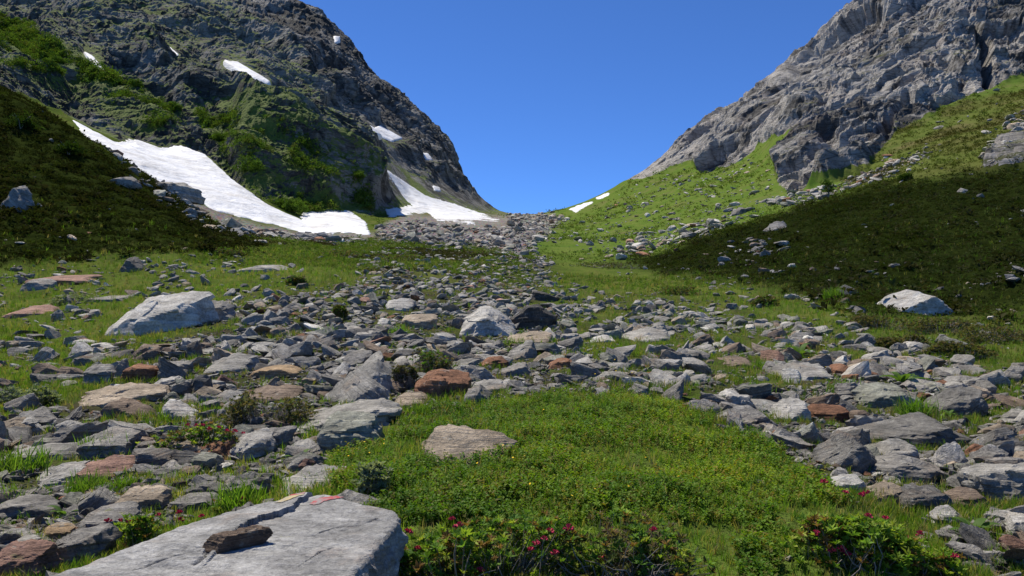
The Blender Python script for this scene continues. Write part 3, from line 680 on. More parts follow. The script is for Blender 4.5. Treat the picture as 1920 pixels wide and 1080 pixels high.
L('flat topped block with shadowed front left of the pyramid boulder', 'the flat topped block', 'tan', (751, 587, 820, 616), 'block', .45)
L('square pale rock in grass left of the scree centre', 'the square pale rock', 'pale', (722, 558, 774, 584), 'block', .7)
L('broad flat pale rock in grass right of the scree', 'the broad flat rock', 'grey', (1168, 614, 1264, 644), 'plate', .8)
L('flat brownish slab just below the pale pyramid boulder', 'the flat brownish slab', 'tan', (948, 622, 1040, 642), 'plate', .8)
L('white faced low stone left of the broad flat rock', 'the white faced stone', 'white', (1108, 628, 1152, 642), 'slab', .7, name='stone')
L('grey rock with dark side right below the rust red block', 'the dark sided rock', 'mid', [(870,756),(876,730),(900,718),(920,738),(918,748),(890,760)], 'poly', .5, 4)
L('pale flat rock behind the dark sided rock', 'the pale flat rock', 'pale', (886, 712, 952, 738), 'slab', .8)
L('tan low rock left of the rust red block', 'the tan low wedge', 'tan', (736, 735, 806, 768), 'slab', .8)
L('tall grey leaning stone in the middle scree', 'the tall leaning stone', 'grey', (958, 636, 1006, 676), 'wedgeR', .5)
L('dark red rock under the tall leaning stone', 'the dark red rock', 'rust', (900, 668, 950, 690), 'slab', .4)
L('dark brown rock shadowed in the scree right of centre', 'the dark brown rock', 'rust', (1028, 672, 1076, 694), 'slab', .3)
L('grey wedge pointing right behind the green mound', 'the grey mound wedge', 'mid', (934, 680, 994, 706), 'wedgeR', .4)
L('pale grey block on the dark heath at far left', 'the pale heath block', 'mid', [(5,384),(12,372),(37,344),(43,347),(57,381),(52,396),(20,394)], 'poly', .25, 5, tilt=50)
L('low pale rock lying in the left heath below the snowfield', 'the low heath rock', 'mid', (194, 328, 254, 350), 'slab', .5)
L('big pale rock at the crest of the left heath by the snow', 'the big crest rock', 'grey', [(286,350),(298,337),(332,338),(352,347),(357,368),(340,368),(300,356)], 'poly', .3, 5)
L('pale flat slab high on the dark right heath slope', 'the pale heath slab', 'grey', (1440, 412, 1480, 433), 'plate', .8)
L('rough dark block on the grassy right slope above the heath', 'the slope block', 'dark', (1370, 386, 1400, 404), 'wedgeR', .4, 3)
L('grey slab standing in rubble left of the big sloping slab', 'the meadow slab', 'mid', (160, 552, 240, 568), 'plate', .5)
L('brown layered rock among rubble in front of the big sloping slab', 'the brown layered rock', 'brown', (256, 650, 300, 676), 'wedgeR', .35)
L('wide grey slab right of the rust brown cube', 'the wide grey slab', 'grey', (380, 664, 476, 700), 'plate', .75)
L('orange topped flat rock right of the wide grey slab', 'the orange topped rock', 'ochre', (462, 686, 560, 712), 'slab', .5)
L('big purplish flat rock behind the brown bush', 'the purplish flat rock', 'brown', (452, 722, 566, 756), 'slab', .8)
L('white streaked rock left of the brown bush', 'the white streaked rock', 'white', (300, 750, 365, 790), 'wedgeL', .55)
L('dark layered plate below the wide flat slab', 'the dark layered plate', 'brown', (195, 748, 282, 786), 'wedgeL', .4)

# the great foreground slab: a trail mark is painted on its back edge, a loose stone lies on it
def on_z(px, py, z):
    d = (EYE - z) * F / (py - HOR); return np.array([(px - 960) / F * d, d])
ZT = .47
outl = [(70,1085),(130,1066),(212,1036),(300,1003),(400,966),(470,947),(520,938),(570,928),(612,925),(655,936),(700,946),(738,955),(752,968),(745,985),(712,1022),(690,1046),(668,1072),(655,1110),(600,1200),(420,1330),(180,1330),(0,1230),(-10,1130)]
ow = np.array([on_z(a, b, ZT) for a, b in outl])
cen = ow.mean(0)
th = np.arctan2(ow[:, 1] - cen[1], ow[:, 0] - cen[0]); rd = np.hypot(*(ow - cen).T)
od = np.argsort(th); th, rd = th[od], rd[od]
NA, NRG = 720, 150
A_ = np.linspace(-math.pi, math.pi, NA, endpoint=False)
# radius by intersecting rays with the outline
RR = np.zeros(NA)
for i, a in enumerate(A_):
    u_ = np.array([math.cos(a), math.sin(a)])
    for j in range(len(ow)):
        p0, p1 = ow[j] - cen, ow[(j + 1) % len(ow)] - cen
        e_ = p1 - p0; den = u_[0] * e_[1] - u_[1] * e_[0]
        if abs(den) < 1e-9: continue
        tt = (p0[0] * e_[1] - p0[1] * e_[0]) / den; ss = (p0[0] * u_[1] - p0[1] * u_[0]) / den
        if tt > 0 and -1e-6 <= ss <= 1 + 1e-6: RR[i] = max(RR[i], tt)
circ = np.stack([np.cos(A_), np.sin(A_)], 1)
RR *= 1 + .012 * fbm(np.c_[circ * 6, A_ * 0], 4, 71) + .03 * facets(np.c_[circ * 7, A_ * 0], 72)[0]
STEP = np.array([on_z(a, b, ZT) for a, b in [(580,920),(574,938),(561,944),(549,960),(520,969),(490,976),(462,988),(440,1008)]])
CRK = np.array([on_z(a, b, ZT) for a, b in [(366,1058),(385,1046),(392,1034),(405,1024),(440,1010),(462,991)]])
def seg_sd(q, line):
    best = np.full(len(q), 9.); sgn = np.zeros(len(q))
    for a, b in zip(line[:-1], line[1:]):
        e_ = b - a; t_ = np.clip(((q - a) @ e_) / (e_ @ e_), 0, 1)
        v_ = q - a - t_[:, None] * e_; dd = np.hypot(v_[:, 0], v_[:, 1]); m = dd < best
        best = np.where(m, dd, best); sgn = np.where(m, np.sign(e_[0] * v_[:, 1] - e_[1] * v_[:, 0]), sgn)
    return best, sgn
HAIR = [np.array([on_z(a, b, ZT) for a, b in L_]) for L_ in ([(590,1006),(625,990),(660,986),(706,972)], [(250,1070),(330,1046),(372,1040)], [(560,1060),(600,1035),(622,1030)])]
def slab_z(q):
    q3 = np.c_[q, q[:, 0] * 0]
    z = ZT + .020 * fbm(q3 * 1.6, 3, 73) + .009 * facets(q3 * 3.2, 76)[0] + .006 * fbm(q3 * np.array([5, 9, 1]), 4, 74) + .0025 * fbm(q3 * 40, 3, 75)
    dd, sg = seg_sd(q, STEP)
    wob = .03 * fbm(q3 * 12, 5, 77, .65)
    z += np.where(sg * dd + wob < 0, .034, 0) * np.clip(1 - dd / .55, 0, 1) ** 1.3     # the raised back layer, fading away from the broken step
    dc_, _ = seg_sd(q, CRK)
    z -= .02 * np.exp(-((dc_ + wob * .3) / .010) ** 2)
    for ln in HAIR:
        dh, _ = seg_sd(q, ln); z -= .012 * np.exp(-((dh + wob * .35) / .0045) ** 2)
    return z
rings = 1 - (1 - np.linspace(0, 1, NRG)) ** 1.35
V = []
for s_ in rings[1:]:
    q = cen + circ * (RR * s_)[:, None]
    edge = (1 - s_) * RR
    V.append(np.c_[q, slab_z(q) - .022 * np.exp(-edge / .012)])
depths = np.linspace(0, 1, 46)[1:]
for k_, t_ in enumerate(depths):
    q3 = np.c_[circ * 5, np.full(NA, t_ * 2.5)]
    lay = perlin(np.c_[circ * 1.2, np.full(NA, t_ * 9)], 79)
    off_ = .05 * fbm(q3, 5, 78, .6) + .05 * facets(q3 * 1.6, 80)[0] + .035 * lay - .07 * t_ + .02
    q = cen + circ * (RR + off_ * sstep(0, .12, t_))[:, None]
    V.append(np.c_[q, slab_z(cen + circ * RR[:, None]) - .022 - t_ * .55])
V = np.concatenate([[[cen[0], cen[1], slab_z(cen[None])[0]]], np.concatenate(V)])
nr_ = NRG - 1 + len(depths); T = []
g = (np.arange(nr_ * NA) + 1).reshape(nr_, NA); gn = np.roll(g, -1, 1)
q_ = np.stack([g[:-1], g[1:], gn[1:], gn[:-1]], -1).reshape(-1, 4)
T = np.concatenate([q_[:, [0, 1, 2]], q_[:, [0, 2, 3]], np.stack([np.zeros(NA, int), g[0], gn[0]], 1)])
stv = V[:, 2] * 9 + V[:, 0] * .5 + V[:, 1] * 1.2
M_SLAB = rock_mat('slab_schist', .8, 1.3)
tt_ = M_SLAB.node_tree; bs_ = [n for n in tt_.nodes if n.type == 'BSDF_PRINCIPLED'][0]; src = bs_.inputs['Base Color'].links[0].from_socket
w_ = NT.__new__(NT); w_.m = M_SLAB; w_.t = tt_
fk = w_.ramp(w_.noise(w_.coord('Pos', (14, 34, 14), (0, 0, R(28))), 1.0, 4, .7), [(.60, 0.), (.70, .55)])
w_.l(w_.mix(fk, src, (.52, .52, .51)), bs_.inputs['Base Color'])
slab = mk('slab', V, T, M_SLAB, dict(tint=np.tile((.315, .312, .305), (len(V), 1)), strat=stv), sharp=50)
tag(slab, 'great flat grey slab with a painted trail mark, nearest to the viewer', 'rock')
LMS.append(('the great flat slab', 420, 1010, 60, 930, 760, 1085, 3.0, 4.9, 0))
def paint(name, colr, poly, lab):
    t = NT(name + '_paint'); n_ = t.noise(t.coord('Pos'), 16, 6, .75)
    c_ = t.mix(t.ramp(n_, [(.42, 0.), (.58, .92)]), colr, (.25, .245, .24)); m_ = t.done(c_)
    w = np.array([on_z(a, b, ZT) for a, b in poly])
    lo, hi = w.min(0), w.max(0); nx_ = ny_ = 60
    gxx, gyy = np.meshgrid(np.linspace(lo[0], hi[0], nx_), np.linspace(lo[1], hi[1], ny_))
    q = np.c_[gxx.ravel(), gyy.ravel()]
    sd_ = polysd(q[:, 0] + .006 * fbm(np.c_[q * 30, q[:, 0] * 0], 3, 5), q[:, 1] + .006 * fbm(np.c_[q * 30, q[:, 0] * 0 + 5], 3, 6), w)
    i_ = np.arange(nx_ * ny_).reshape(ny_, nx_)
    f_ = np.stack([i_[:-1, :-1], i_[:-1, 1:], i_[1:, 1:], i_[1:, :-1]], -1).reshape(-1, 4)
    f_ = f_[(sd_[f_] > 0).all(1)]; us, inv = np.unique(f_, return_inverse=True)
    o = mk(name, np.c_[q[us], slab_z(q[us]) + .004], inv.reshape(-1, 4), m_, parent=slab); tag(o, lab)
paint('trail_mark', (.36, .06, .065), [(578,945),(596,935),(628,930),(646,933),(620,938),(590,946)], 'worn red paint stripe')
paint('trail_mark', (.34, .07, .07), [(540,936),(556,931),(572,929),(572,932),(556,936)], 'worn red paint stripe at the back')
paint('trail_mark', (.42, .34, .17), [(512,947),(535,938),(570,933),(571,938),(545,943),(530,949)], 'faded yellow paint stripe')
# the loose stone on it
r = np.random.default_rng(5); dirs, T = ico(5)
N = nrm([(0,0,1),(0,0,-1),(0,1,.15),(.05,-1,.1),(1,.15,.1),(-1,-.2,.2),(-.6,0,.9),(0,-.7,.8),(.7,-.3,-.5)]); d = [1,1,1,1,1,.97,1.6,1.4,1.4]
V = dirs * support(dirs, N, d, 34)[:, None] * np.array([.128, .046, .036])
V = roughen(V * np.array([1, 1, 1]), dirs, .12, 12, .05, 8)
st_ = mk('stone', V, T, M_ROCK, dict(tint=np.tile((.185, .135, .10), (len(V), 1)), strat=V[:, 2] * 75), sharp=18)
pa, pb = on_z(374, 1046, ZT), on_z(508, 1020, ZT); mid_ = (pa + pb) / 2
st_.location = (mid_[0], mid_[1] + .05, float(slab_z(np.array([[mid_[0], mid_[1] + .04]]))[0]) + .040)
st_.rotation_euler = (R(4), R(-2), math.atan2(pb[1] - pa[1], pb[0] - pa[0]))
tag(st_, 'brown finger of stone lying on the great flat slab', 'rock')

# ---- the scattered rocks: the largest are things, the rest one mass
def scatter(n, dlo, dhi, pxlo=-430, pxhi=2350, power=0.):
    u_ = rng.random(n); ld = np.log(dlo) + (np.log(dhi) - np.log(dlo)) * u_
    if power: ld = np.log((dlo ** power + (dhi ** power - dlo ** power) * u_) ** (1 / power))
    px = rng.uniform(pxlo, pxhi, n); d = np.exp(ld)
    x = (px - 960) / F * d; z = gz(x, d); py = HOR - (z - EYE) / d * F
    return px, py, d, x, z
lmb = np.array([(a[3], a[4], a[5], a[6], a[7], a[8]) for a in LMS])
def clear_of_landmarks(px, py, d, spx):
    ok = np.ones(len(px), bool)
    for x0, y0, x1, y1, da, db in lmb:
        w, h = x1 - x0, y1 - y0
        ok &= ~((px > x0 - .3 * spx) & (px < x1 + .3 * spx) & (py > y0 - .0 * h) & (py < y1 + .75 * spx * .55) & (d < db))
    return ok
px, py, d, x, z = scatter(122000, 3.3, 96, power=-.3)
nse = fbm(np.c_[px / 90, py / 40, px * 0], 3, 301); nse2 = fbm(np.c_[x * .8, d * .8, x * 0], 3, 302)
jx, jy = px + 18 * nse2, py + 8 * nse2
wt = np.maximum(sstep(-15, 25, polysd(jx, jy, TONGUE)) * np.clip(.80 + .75 * nse, .12, 1), .68 * sstep(-10, 20, polysd(jx, jy, SCREE_B)) * np.clip(.75 + 1.6 * nse, .05, 1.6))
wt = np.maximum(wt, sstep(-10, 20, polysd(jx, jy, CORE_B)) * np.clip(.9 + .5 * nse, .1, 1))
wt = np.maximum(wt, .16 * np.clip(.5 + 2.2 * nse, 0, 2.4))
wt = np.maximum(wt, .45 * sstep(-20, 20, polysd(jx, jy, [(-50,505),(560,485),(580,560),(320,640),(150,770),(-50,800)])) * np.clip(.5 + 2.4 * nse, 0, 2))
md = polysd(jx, jy, MOUND); wt = np.where((md > -4) & (d < 13), .004, wt)
HP = attr_at(m_heath, x, d); wt *= 1 - .93 * HP
wt *= 1 - .66 * sstep(45, 60, d) * (1 - sstep(0, 14, polysd(jx, jy, [(760,540),(880,492),(940,478),(960,440),(1040,440),(1080,540)])))
keep = rng.random(len(px)) < wt
px, py, d, x, z = (a[keep] for a in (px, py, d, x, z))
smin = np.maximum(.042, .0036 * d); sz = np.minimum(smin * rng.random(len(px)) ** (-1 / 1.55), np.minimum(.62, .12 + .035 * d))
sz = np.where((md[keep] > -4) & (d < 13), np.minimum(sz, .11), sz)
spx = sz * F / d
keep = clear_of_landmarks(px, py, d, spx); px, py, d, x, z, sz, spx = (a[keep] for a in (px, py, d, x, z, sz, spx))
PAL = ['grey'] * 30 + ['mid'] * 30 + ['dark'] * 13 + ['pale'] * 14 + ['green'] * 9 + ['brown'] * 7 + ['tan'] * 6 + ['rust'] * 2 + ['red'] * 1 + ['white'] * 2
cid = rng.integers(0, len(PAL), len(px))
order = np.argsort(-spx * (py < 1075) * (px > 0) * (px < 1920)); NIND = 215
ind, rest = order[:NIND], order[NIND:]
ORD = ['', 'second ', 'third ', 'fourth ', 'fifth ', 'sixth ', 'seventh ', 'eighth ', 'ninth ', 'tenth ']
recs = []
for i in ind:
    lm = min(LMS, key=lambda a: math.hypot((a[1] - px[i]), 1.6 * (a[2] - py[i])))
    dx, dy = px[i] - lm[1], (py[i] - lm[2]) * 1.6
    rel = ('right of ' if dx > 0 else 'left of ') if abs(dx) > abs(dy) else ('in front of ' if dy > 0 else 'beyond ')
    recs.append((math.hypot(dx, dy), i, lm, rel))
recs.sort(key=lambda q: q[0]); cnt = {}
for dist, i, lm, rel in recs:
    r = np.random.default_rng(5000 + int(i))
    w = sz[i] / 2; fl_ = r.choice([.2, .3, .42, .6], p=[.3, .35, .22, .13])
    half = (w, w * r.uniform(.45, .9), w * fl_)
    lod = 4
    V, T, dirs = slab_shape(r, lod, half, int(i))
    V = roughen(V, dirs, w, int(i) % 9973, .06, 5)
    strat = V[:, 2] / w * 5
    Rm = rotm(r.uniform(0, 6.28), r.normal(0, .26) + (.5 if r.random() < .2 else 0), r.normal(0, .26)); V = V @ Rm.T
    key = PAL[cid[i]]; c_ = np.array(TINT[key]) * r.uniform(.85, 1.15)
    o = mk('stone', V, T, M_ROCK, dict(tint=np.tile(c_, (len(V), 1)), strat=strat), sharp=17)
    o.location = (x[i], d[i], z[i] + w * fl_ * .45)
    shape = {.2: 'flat stone', .3: 'slab', .42: 'rock', .6: 'blocky rock'}[float(fl_)]
    base = CNAME[key] + ' ' + shape + ' ' + rel + lm[0]
    k_ = cnt.get(base, 0); cnt[base] = k_ + 1
    tag(o, ('nearest ' if k_ == 0 else ORD[min(k_, 9)] + 'nearest ') + base, 'rock', ROCKGRP)

def protos(lod, n, seed, rough=.07, p=80):
    out = []
    for k_ in range(n):
        r = np.random.default_rng(seed + k_)
        V, T, dirs = slab_shape(r, lod, (1, r.uniform(.45, .9), r.choice([.2, .3, .44, .62], p=[.3, .35, .22, .13])), k_, p)
        if lod > 1: V = roughen(V, dirs, 1., seed + k_, rough, 5)
        out.append((V.astype(np.float32), T))
    return out
def rot_batch(yaw, rx, ry):
    cz_, sz_, cx_, sx_, cy_, sy_ = np.cos(yaw), np.sin(yaw), np.cos(rx), np.sin(rx), np.cos(ry), np.sin(ry)
    o = np.zeros((len(yaw), 3, 3), np.float32)
    o[:, 0, 0] = cz_ * cy_ - sz_ * sx_ * sy_; o[:, 0, 1] = -sz_ * cx_; o[:, 0, 2] = cz_ * sy_ + sz_ * sx_ * cy_
    o[:, 1, 0] = sz_ * cy_ + cz_ * sx_ * sy_; o[:, 1, 1] = cz_ * cx_; o[:, 1, 2] = sz_ * sy_ - cz_ * sx_ * cy_
    o[:, 2, 0] = -cx_ * sy_; o[:, 2, 1] = sx_; o[:, 2, 2] = cx_ * cy_
    return o
class Mass:
    def __init__(s): s.V, s.T, s.A, s.n = [], [], {}, 0
    def add(s, V, T, **A):
        s.V.append(V.reshape(-1, 3).astype(np.float32)); s.T.append((T + s.n).astype(np.int32)); s.n += len(s.V[-1])
        for k_, v_ in A.items(): s.A.setdefault(k_, []).append(v_.astype(np.float32))
    def inst(s, protos, loc, size, rot, tint):
        w = rng.integers(0, len(protos), len(loc))
        for k_, (V, T) in enumerate(protos):
            m = np.where(w == k_)[0]
            if not len(m): continue
            W = np.einsum('nij,vj->nvi', rot[m], V) * size[m][:, None, None] + loc[m][:, None, :]
            TT = T[None] + (np.arange(len(m)) * len(V))[:, None, None]
            s.add(W, TT.reshape(-1, T.shape[1]), tint=np.repeat(tint[m], len(V), 0), strat=np.tile(V[:, 2] * 5, len(m)))
    def build(s, name, mat, smooth=True, sharp=None, parent=None):
        return mk(name, np.concatenate(s.V), np.concatenate(s.T), mat, {k_: np.concatenate(v_) for k_, v_ in s.A.items()}, parent, smooth, sharp)
palv = np.array([TINT[k_] for k_ in PAL])
def tints(n): return palv[rng.integers(0, len(PAL), n)] * rng.uniform(.82, 1.18, (n, 1))
m = Mass()
for lo, hi, lod, npz in ((26, 1e9, 3, 24), (11, 26, 2, 30), (0, 11, 1, 40)):
    q = rest[(spx[rest] >= lo) & (spx[rest] < hi)]
    if not len(q): continue
    pr = protos(lod, npz, 900 + lod * 50); n = len(q)
    size = sz[q] / 2; loc = np.stack([x[q], d[q], z[q] + size * .16], 1)
    m.inst(pr, loc, size, rot_batch(rng.uniform(0, 6.28, n), rng.normal(0, .34, n), rng.normal(0, .34, n)), palv[cid[q]] * rng.uniform(.82, 1.18, (n, 1)))
gx_, gy_, gd, gxx_, gzz_ = scatter(75000, 3.3, 26, power=-.3)
gn = fbm(np.c_[gxx_ * .9, gd * .9, gxx_ * 0], 3, 311)
gk = (rng.random(len(gx_)) < np.maximum(sstep(0, 40, polysd(gx_, gy_, CORE_B)), .8 * sstep(0, 40, polysd(gx_, gy_, TONGUE))) * np.clip(.55 + 1.3 * gn, 0, 1)) & ~((polysd(gx_, gy_, MOUND) > 0) & (gd < 13))
gd, gxx_, gzz_ = gd[gk], gxx_[gk], gzz_[gk]; n = len(gd)
gs = (.012 + .0011 * gd) * rng.random(n) ** (-1 / 2.4); gs = np.minimum(gs, .07)
m.inst(protos(1, 40, 700), np.stack([gxx_, gd, gzz_ + gs * .3], 1), gs, rot_batch(rng.uniform(0, 6.28, n), rng.normal(0, .3, n), rng.normal(0, .3, n)), palv[rng.integers(0, len(PAL), n)] * rng.uniform(.8, 1.2, (n, 1)))
tag(m.build('scree', M_ROCK, sharp=18), kind='stuff')
print('near rocks', len(px), 'verts', m.n)
# far scree below the saddle, stones on the slopes
m = Mass(); pr1 = protos(1, 40, 2000); pr2 = protos(2, 24, 2100)
px, py, d, x, z = scatter(40000, 82, 330, 320, 1080)
sdv = polysd(px + 12 * rng.normal(0, 1, len(px)), py + 2 * rng.normal(0, 1, len(px)), SCREE_F)
k_ = (rng.random(len(px)) < np.clip(sstep(-6, 6, sdv), 0, .9)) & (attr_at(m_snow, x, d) < .2)
px, py, d, x, z = (a[k_] for a in (px, py, d, x, z)); n = len(px)
size = np.minimum(.5 * np.maximum(.22, .0017 * d) * rng.random(n) ** (-1 / 2.0), 1.2)
m.inst(pr1, np.stack([x, d, z + size * .2], 1), size, rot_batch(rng.uniform(0, 6.28, n), rng.normal(0, .3, n), rng.normal(0, .3, n)), tints(n) * 1.25)
def stones(n, poly, dlo, dhi, s0, smax, jit=8, noise=False, tone=1.5):
    xs = [a for a, b in poly]
    px, py, d, x, z = scatter(n, dlo, dhi, min(xs) - 30, max(xs) + 30)
    ns = fbm(np.c_[px / 45, py / 22, px * 0], 3, 401)
    pr = sstep(-jit, jit, polysd(px + jit * rng.normal(0, .6, n), py + jit * .4 * rng.normal(0, .6, n), poly))
    if noise: pr = pr * np.clip(ns * 3 - .1, 0, 1)
    vis = (z - EYE) / d >= bil(Emax, rowf(d), colf(px)) - .006
    k_ = (rng.random(n) < pr) & vis & (attr_at(m_snow, x, d) < .15)
    px, py, d, x, z = (a[k_] for a in (px, py, d, x, z)); n = len(px)
    size = np.minimum(.5 * s0 * d / 100 * rng.random(n) ** (-1 / 1.7), smax * .5)
    m.inst(pr2, np.stack([x, d, z + size * .22], 1), size, rot_batch(rng.uniform(0, 6.28, n), rng.normal(0, .22, n), rng.normal(-.15, .22, n)), tints(n) * tone)
stones(1500, [(1090,410),(1200,350),(1300,300),(1440,290),(1470,350),(1440,400),(1300,440),(1180,480),(1000,475)], 85, 300, .21, 2.0, noise=True)
stones(900, [(1060,440),(1200,330),(1330,280),(1480,300),(1480,380),(1300,450),(1100,480)], 85, 300, .2, 1.6)
stones(1500, [(1140,474),(1200,450),(1290,425),(1390,395),(1400,405),(1330,440),(1230,468),(1160,484)], 70, 140, .3, 2.0)
stones(2600, [(1440,382),(1500,362),(1570,345),(1660,305),(1760,276),(1765,286),(1690,325),(1590,355),(1480,390)], 80, 190, .3, 2.0, 6)
stones(500, [(1840,300),(1900,215),(1940,190),(1960,230),(1890,280),(1850,330)], 80, 170, .4, 2)
stones(700, [(1480,330),(1700,240),(1920,150),(1990,200),(1920,300),(1700,330),(1560,350)], 80, 190, .35, 1.6, noise=True)
for poly in ([(1340,485),(1370,455),(1440,445),(1478,458),(1440,480),(1380,495)], [(1618,520),(1640,496),(1690,488),(1712,498),(1690,514),(1650,524)], [(1550,498),(1590,482),(1606,490),(1570,506)],
             [(1795,535),(1830,515),(1900,500),(1930,512),(1900,532),(1840,545)], [(1320,525),(1400,512),(1460,510),(1450,530),(1360,535)], [(1460,560),(1530,540),(1600,545),(1590,570),(1520,580)],
             [(1780,560),(1830,548),(1836,558),(1800,566)], [(1400,470),(1440,455),(1480,452),(1470,475),(1420,482)]):
    stones(420, poly, 24, 95, .42, 1.1, 5)
stones(1100, HEATH_R, 30, 95, .30, .9, 4, noise=True)
stones(700, HEATH_L, 30, 100, .30, .9, 4, noise=True)
stones(500, [(410,420),(470,440),(510,465),(440,470),(360,420),(300,375),(240,330),(180,255),(200,250),(300,330)], 70, 104, .42, 1.6, 6)
tag(m.build('far_stones', M_ROCKFAR, sharp=18), kind='stuff')
print('far rocks verts', m.n)
#STAGE3
# ------------------------------------------------------------------ plants
def leaf_mat(name, trans=.35, rough=.5, spec=.3):
    t = NT(name); tint = t.attr('tint', False)
    n_ = t.noise(t.coord('Pos'), 9, 3, .6)
    c_ = t.mix(.5, tint, t.ramp(n_, [(.3, .33), (.7, .66)]), 'OVERLAY')
    t.done(c_); t.b.inputs['Roughness'].default_value = rough; t.b.inputs['Specular IOR Level'].default_value = spec
    tr_ = t.n('ShaderNodeBsdfTranslucent'); t.l(t.mix(1, c_, (1.25, 1.3, .5), 'MULTIPLY'), tr_.inputs[0])
    mx = t.n('ShaderNodeMixShader'); mx.inputs[0].default_value = trans
    t.l(t.b.outputs[0], mx.inputs[1]); t.l(tr_.outputs[0], mx.inputs[2]); t.l(mx.outputs[0], t.out.inputs[0])
    return t.m
M_GRASS = leaf_mat('grass_blade', .45, .7, .1); M_LEAF = leaf_mat('leaf', .42, .6, .15); M_HEATH = leaf_mat('heath_leaf', .25, .9, .0)
t = NT('twig'); M_TWIG = t.done(t.mix(t.noise(t.coord('Pos'), 40, 4), (.14, .115, .09), (.30, .27, .235)))
t = NT('blossom'); M_BLOSSOM = t.done(t.mix(t.noise(t.coord('Pos'), 60, 3), (.38, .022, .05), (.62, .07, .14))); t.b.inputs['Roughness'].default_value = .5
t = NT('yellow_petal'); M_YELLOW = t.done(t.mix(t.noise(t.coord('Pos'), 60, 3), (.70, .42, .02), (.80, .60, .05)))
def pick(pal, n, var=.18):
    p_ = np.array(pal); return p_[rng.integers(0, len(p_), n)] * rng.uniform(1 - var, 1 + var, (n, 1))
G_GRASS = [(0.0947, 0.1946, 0.0182), (0.1239, 0.2257, 0.0223), (0.1456, 0.2491, 0.0304), (0.0802, 0.1557, 0.0162), (0.1747, 0.2413, 0.0354), (0.2766, 0.2646, 0.0708)]
G_GRASS += [(.30, .25, .12), (.16, .19, .05)]
G_BILB = [(0.1041, 0.2007, 0.0158), (0.1409, 0.2407, 0.0192), (0.0735, 0.1605, 0.014), (0.1225, 0.2087, 0.0175), (0.1715, 0.2407, 0.0261), (0.1593, 0.1444, 0.0261)]
G_RHOD = [(0.0748, 0.1552, 0.0252), (0.1029, 0.1966, 0.028), (0.1403, 0.2484, 0.035), (0.2244, 0.3209, 0.042), (0.2805, 0.3415, 0.049), (0.187, 0.1138, 0.042)]
G_BROWN = [(0.0675, 0.0775, 0.026), (0.0975, 0.093, 0.0364), (0.1275, 0.1162, 0.0455), (0.075, 0.1008, 0.026), (0.15, 0.1162, 0.065)]
G_WILLOW = [(.16, .20, .12), (.20, .24, .16), (.13, .17, .10), (.22, .25, .18)]
G_FERN = [(0.108, 0.221, 0.0242), (0.144, 0.26, 0.033), (0.168, 0.273, 0.044), (0.12, 0.195, 0.0275)]

def tuft(r, nb=7, wid=.055, spread=.45, lean=.5):
    V, T = [], []
    for b in range(nb):
        a = r.uniform(0, 6.28); bx, by = r.normal(0, spread * .4, 2); hgt = r.uniform(.55, 1.1); le = r.uniform(.1, lean) * hgt
        ux, uy = math.cos(a), math.sin(a); sx, sy = -uy * wid * .5, ux * wid * .5
        k_ = len(V)
        V += [(bx - sx, by - sy, -.12), (bx + sx, by + sy, -.12), (bx + ux * le * .35 - sx * .8, by + uy * le * .35 - sy * .8, hgt * .6), (bx + ux * le * .35 + sx * .8, by + uy * le * .35 + sy * .8, hgt * .6), (bx + ux * le, by + uy * le, hgt)]
        T += [(k_, k_ + 1, k_ + 3), (k_, k_ + 3, k_ + 2), (k_ + 2, k_ + 3, k_ + 4)]
    return np.array(V, np.float32), np.array(T, np.int32)
def leafset(r, n, L, Wd, place):
    """n folded leaves; place(i) gives base point, direction"""
    V, T = [], []
    for i in range(n):
        b, dr_ = place(i); dr_ = Vector(dr_).normalized(); s_ = dr_.cross(Vector((r.normal(0, .3), r.normal(0, .3), 1)))
        if s_.length < 1e-3: s_ = Vector((1, 0, 0))
        s_.normalize(); up = s_.cross(dr_); l_ = L * r.uniform(.75, 1.15); w_ = Wd * r.uniform(.8, 1.2); b = Vector(b)
        k_ = len(V)
        V += [tuple(b), tuple(b + dr_ * l_ * .5 + s_ * w_ + up * w_ * .3), tuple(b + dr_ * l_ * .5 - s_ * w_ + up * w_ * .3), tuple(b + dr_ * l_ - up * l_ * .12), tuple(b + dr_ * l_ * .55)]
        T += [(k_, k_ + 1, k_ + 4), (k_ + 1, k_ + 3, k_ + 4), (k_, k_ + 4, k_ + 2), (k_ + 4, k_ + 3, k_ + 2)]
    return np.array(V, np.float32), np.array(T, np.int32)
def sprig(r, n=12):
    st = r.normal(0, .25, 2)
    def place(i):
        h_ = (i + r.random()) / n; a = i * 2.4 + r.uniform(-.5, .5)
        return (st[0] * h_, st[1] * h_, h_), (math.cos(a), math.sin(a), r.uniform(.1, .9))
    return leafset(r, n, .30, .085, place)
def rosette(r, n=9):
    def place(i):
        a = i * 2.4 + r.uniform(-.3, .3); el = r.uniform(.15, 1.3) * (1 - .4 * i / n) + .1
        return (0, 0, .12 * i / n - .1), (math.cos(a) * math.cos(el), math.sin(a) * math.cos(el), math.sin(el))
    return leafset(r, n, 1., .17, place)
def clump(r, n=13):
    def place(i):
        a = r.uniform(0, 6.28); q = r.uniform(.2, 1); el = r.uniform(-.1, 1.4)
        return (math.cos(a) * math.cos(el) * q * .8, math.sin(a) * math.cos(el) * q * .8, math.sin(el) * q * .55), (math.cos(a) + r.normal(0, .5), math.sin(a) + r.normal(0, .5), r.uniform(-.2, 1))
    V, T = leafset(r, n, .55, .15, place)
    return V, T
rr_ = np.random.default_rng(77)
TUFTS = [tuft(rr_) for _ in range(14)]; SPRIGS = [sprig(rr_) for _ in range(14)]; ROS = [rosette(rr_) for _ in range(12)]; CLUMPS = [clump(rr_) for _ in range(16)]
def upright(n, tilt=.2): return rot_batch(rng.uniform(0, 6.28, n), rng.normal(0, tilt, n), rng.normal(0, tilt, n))

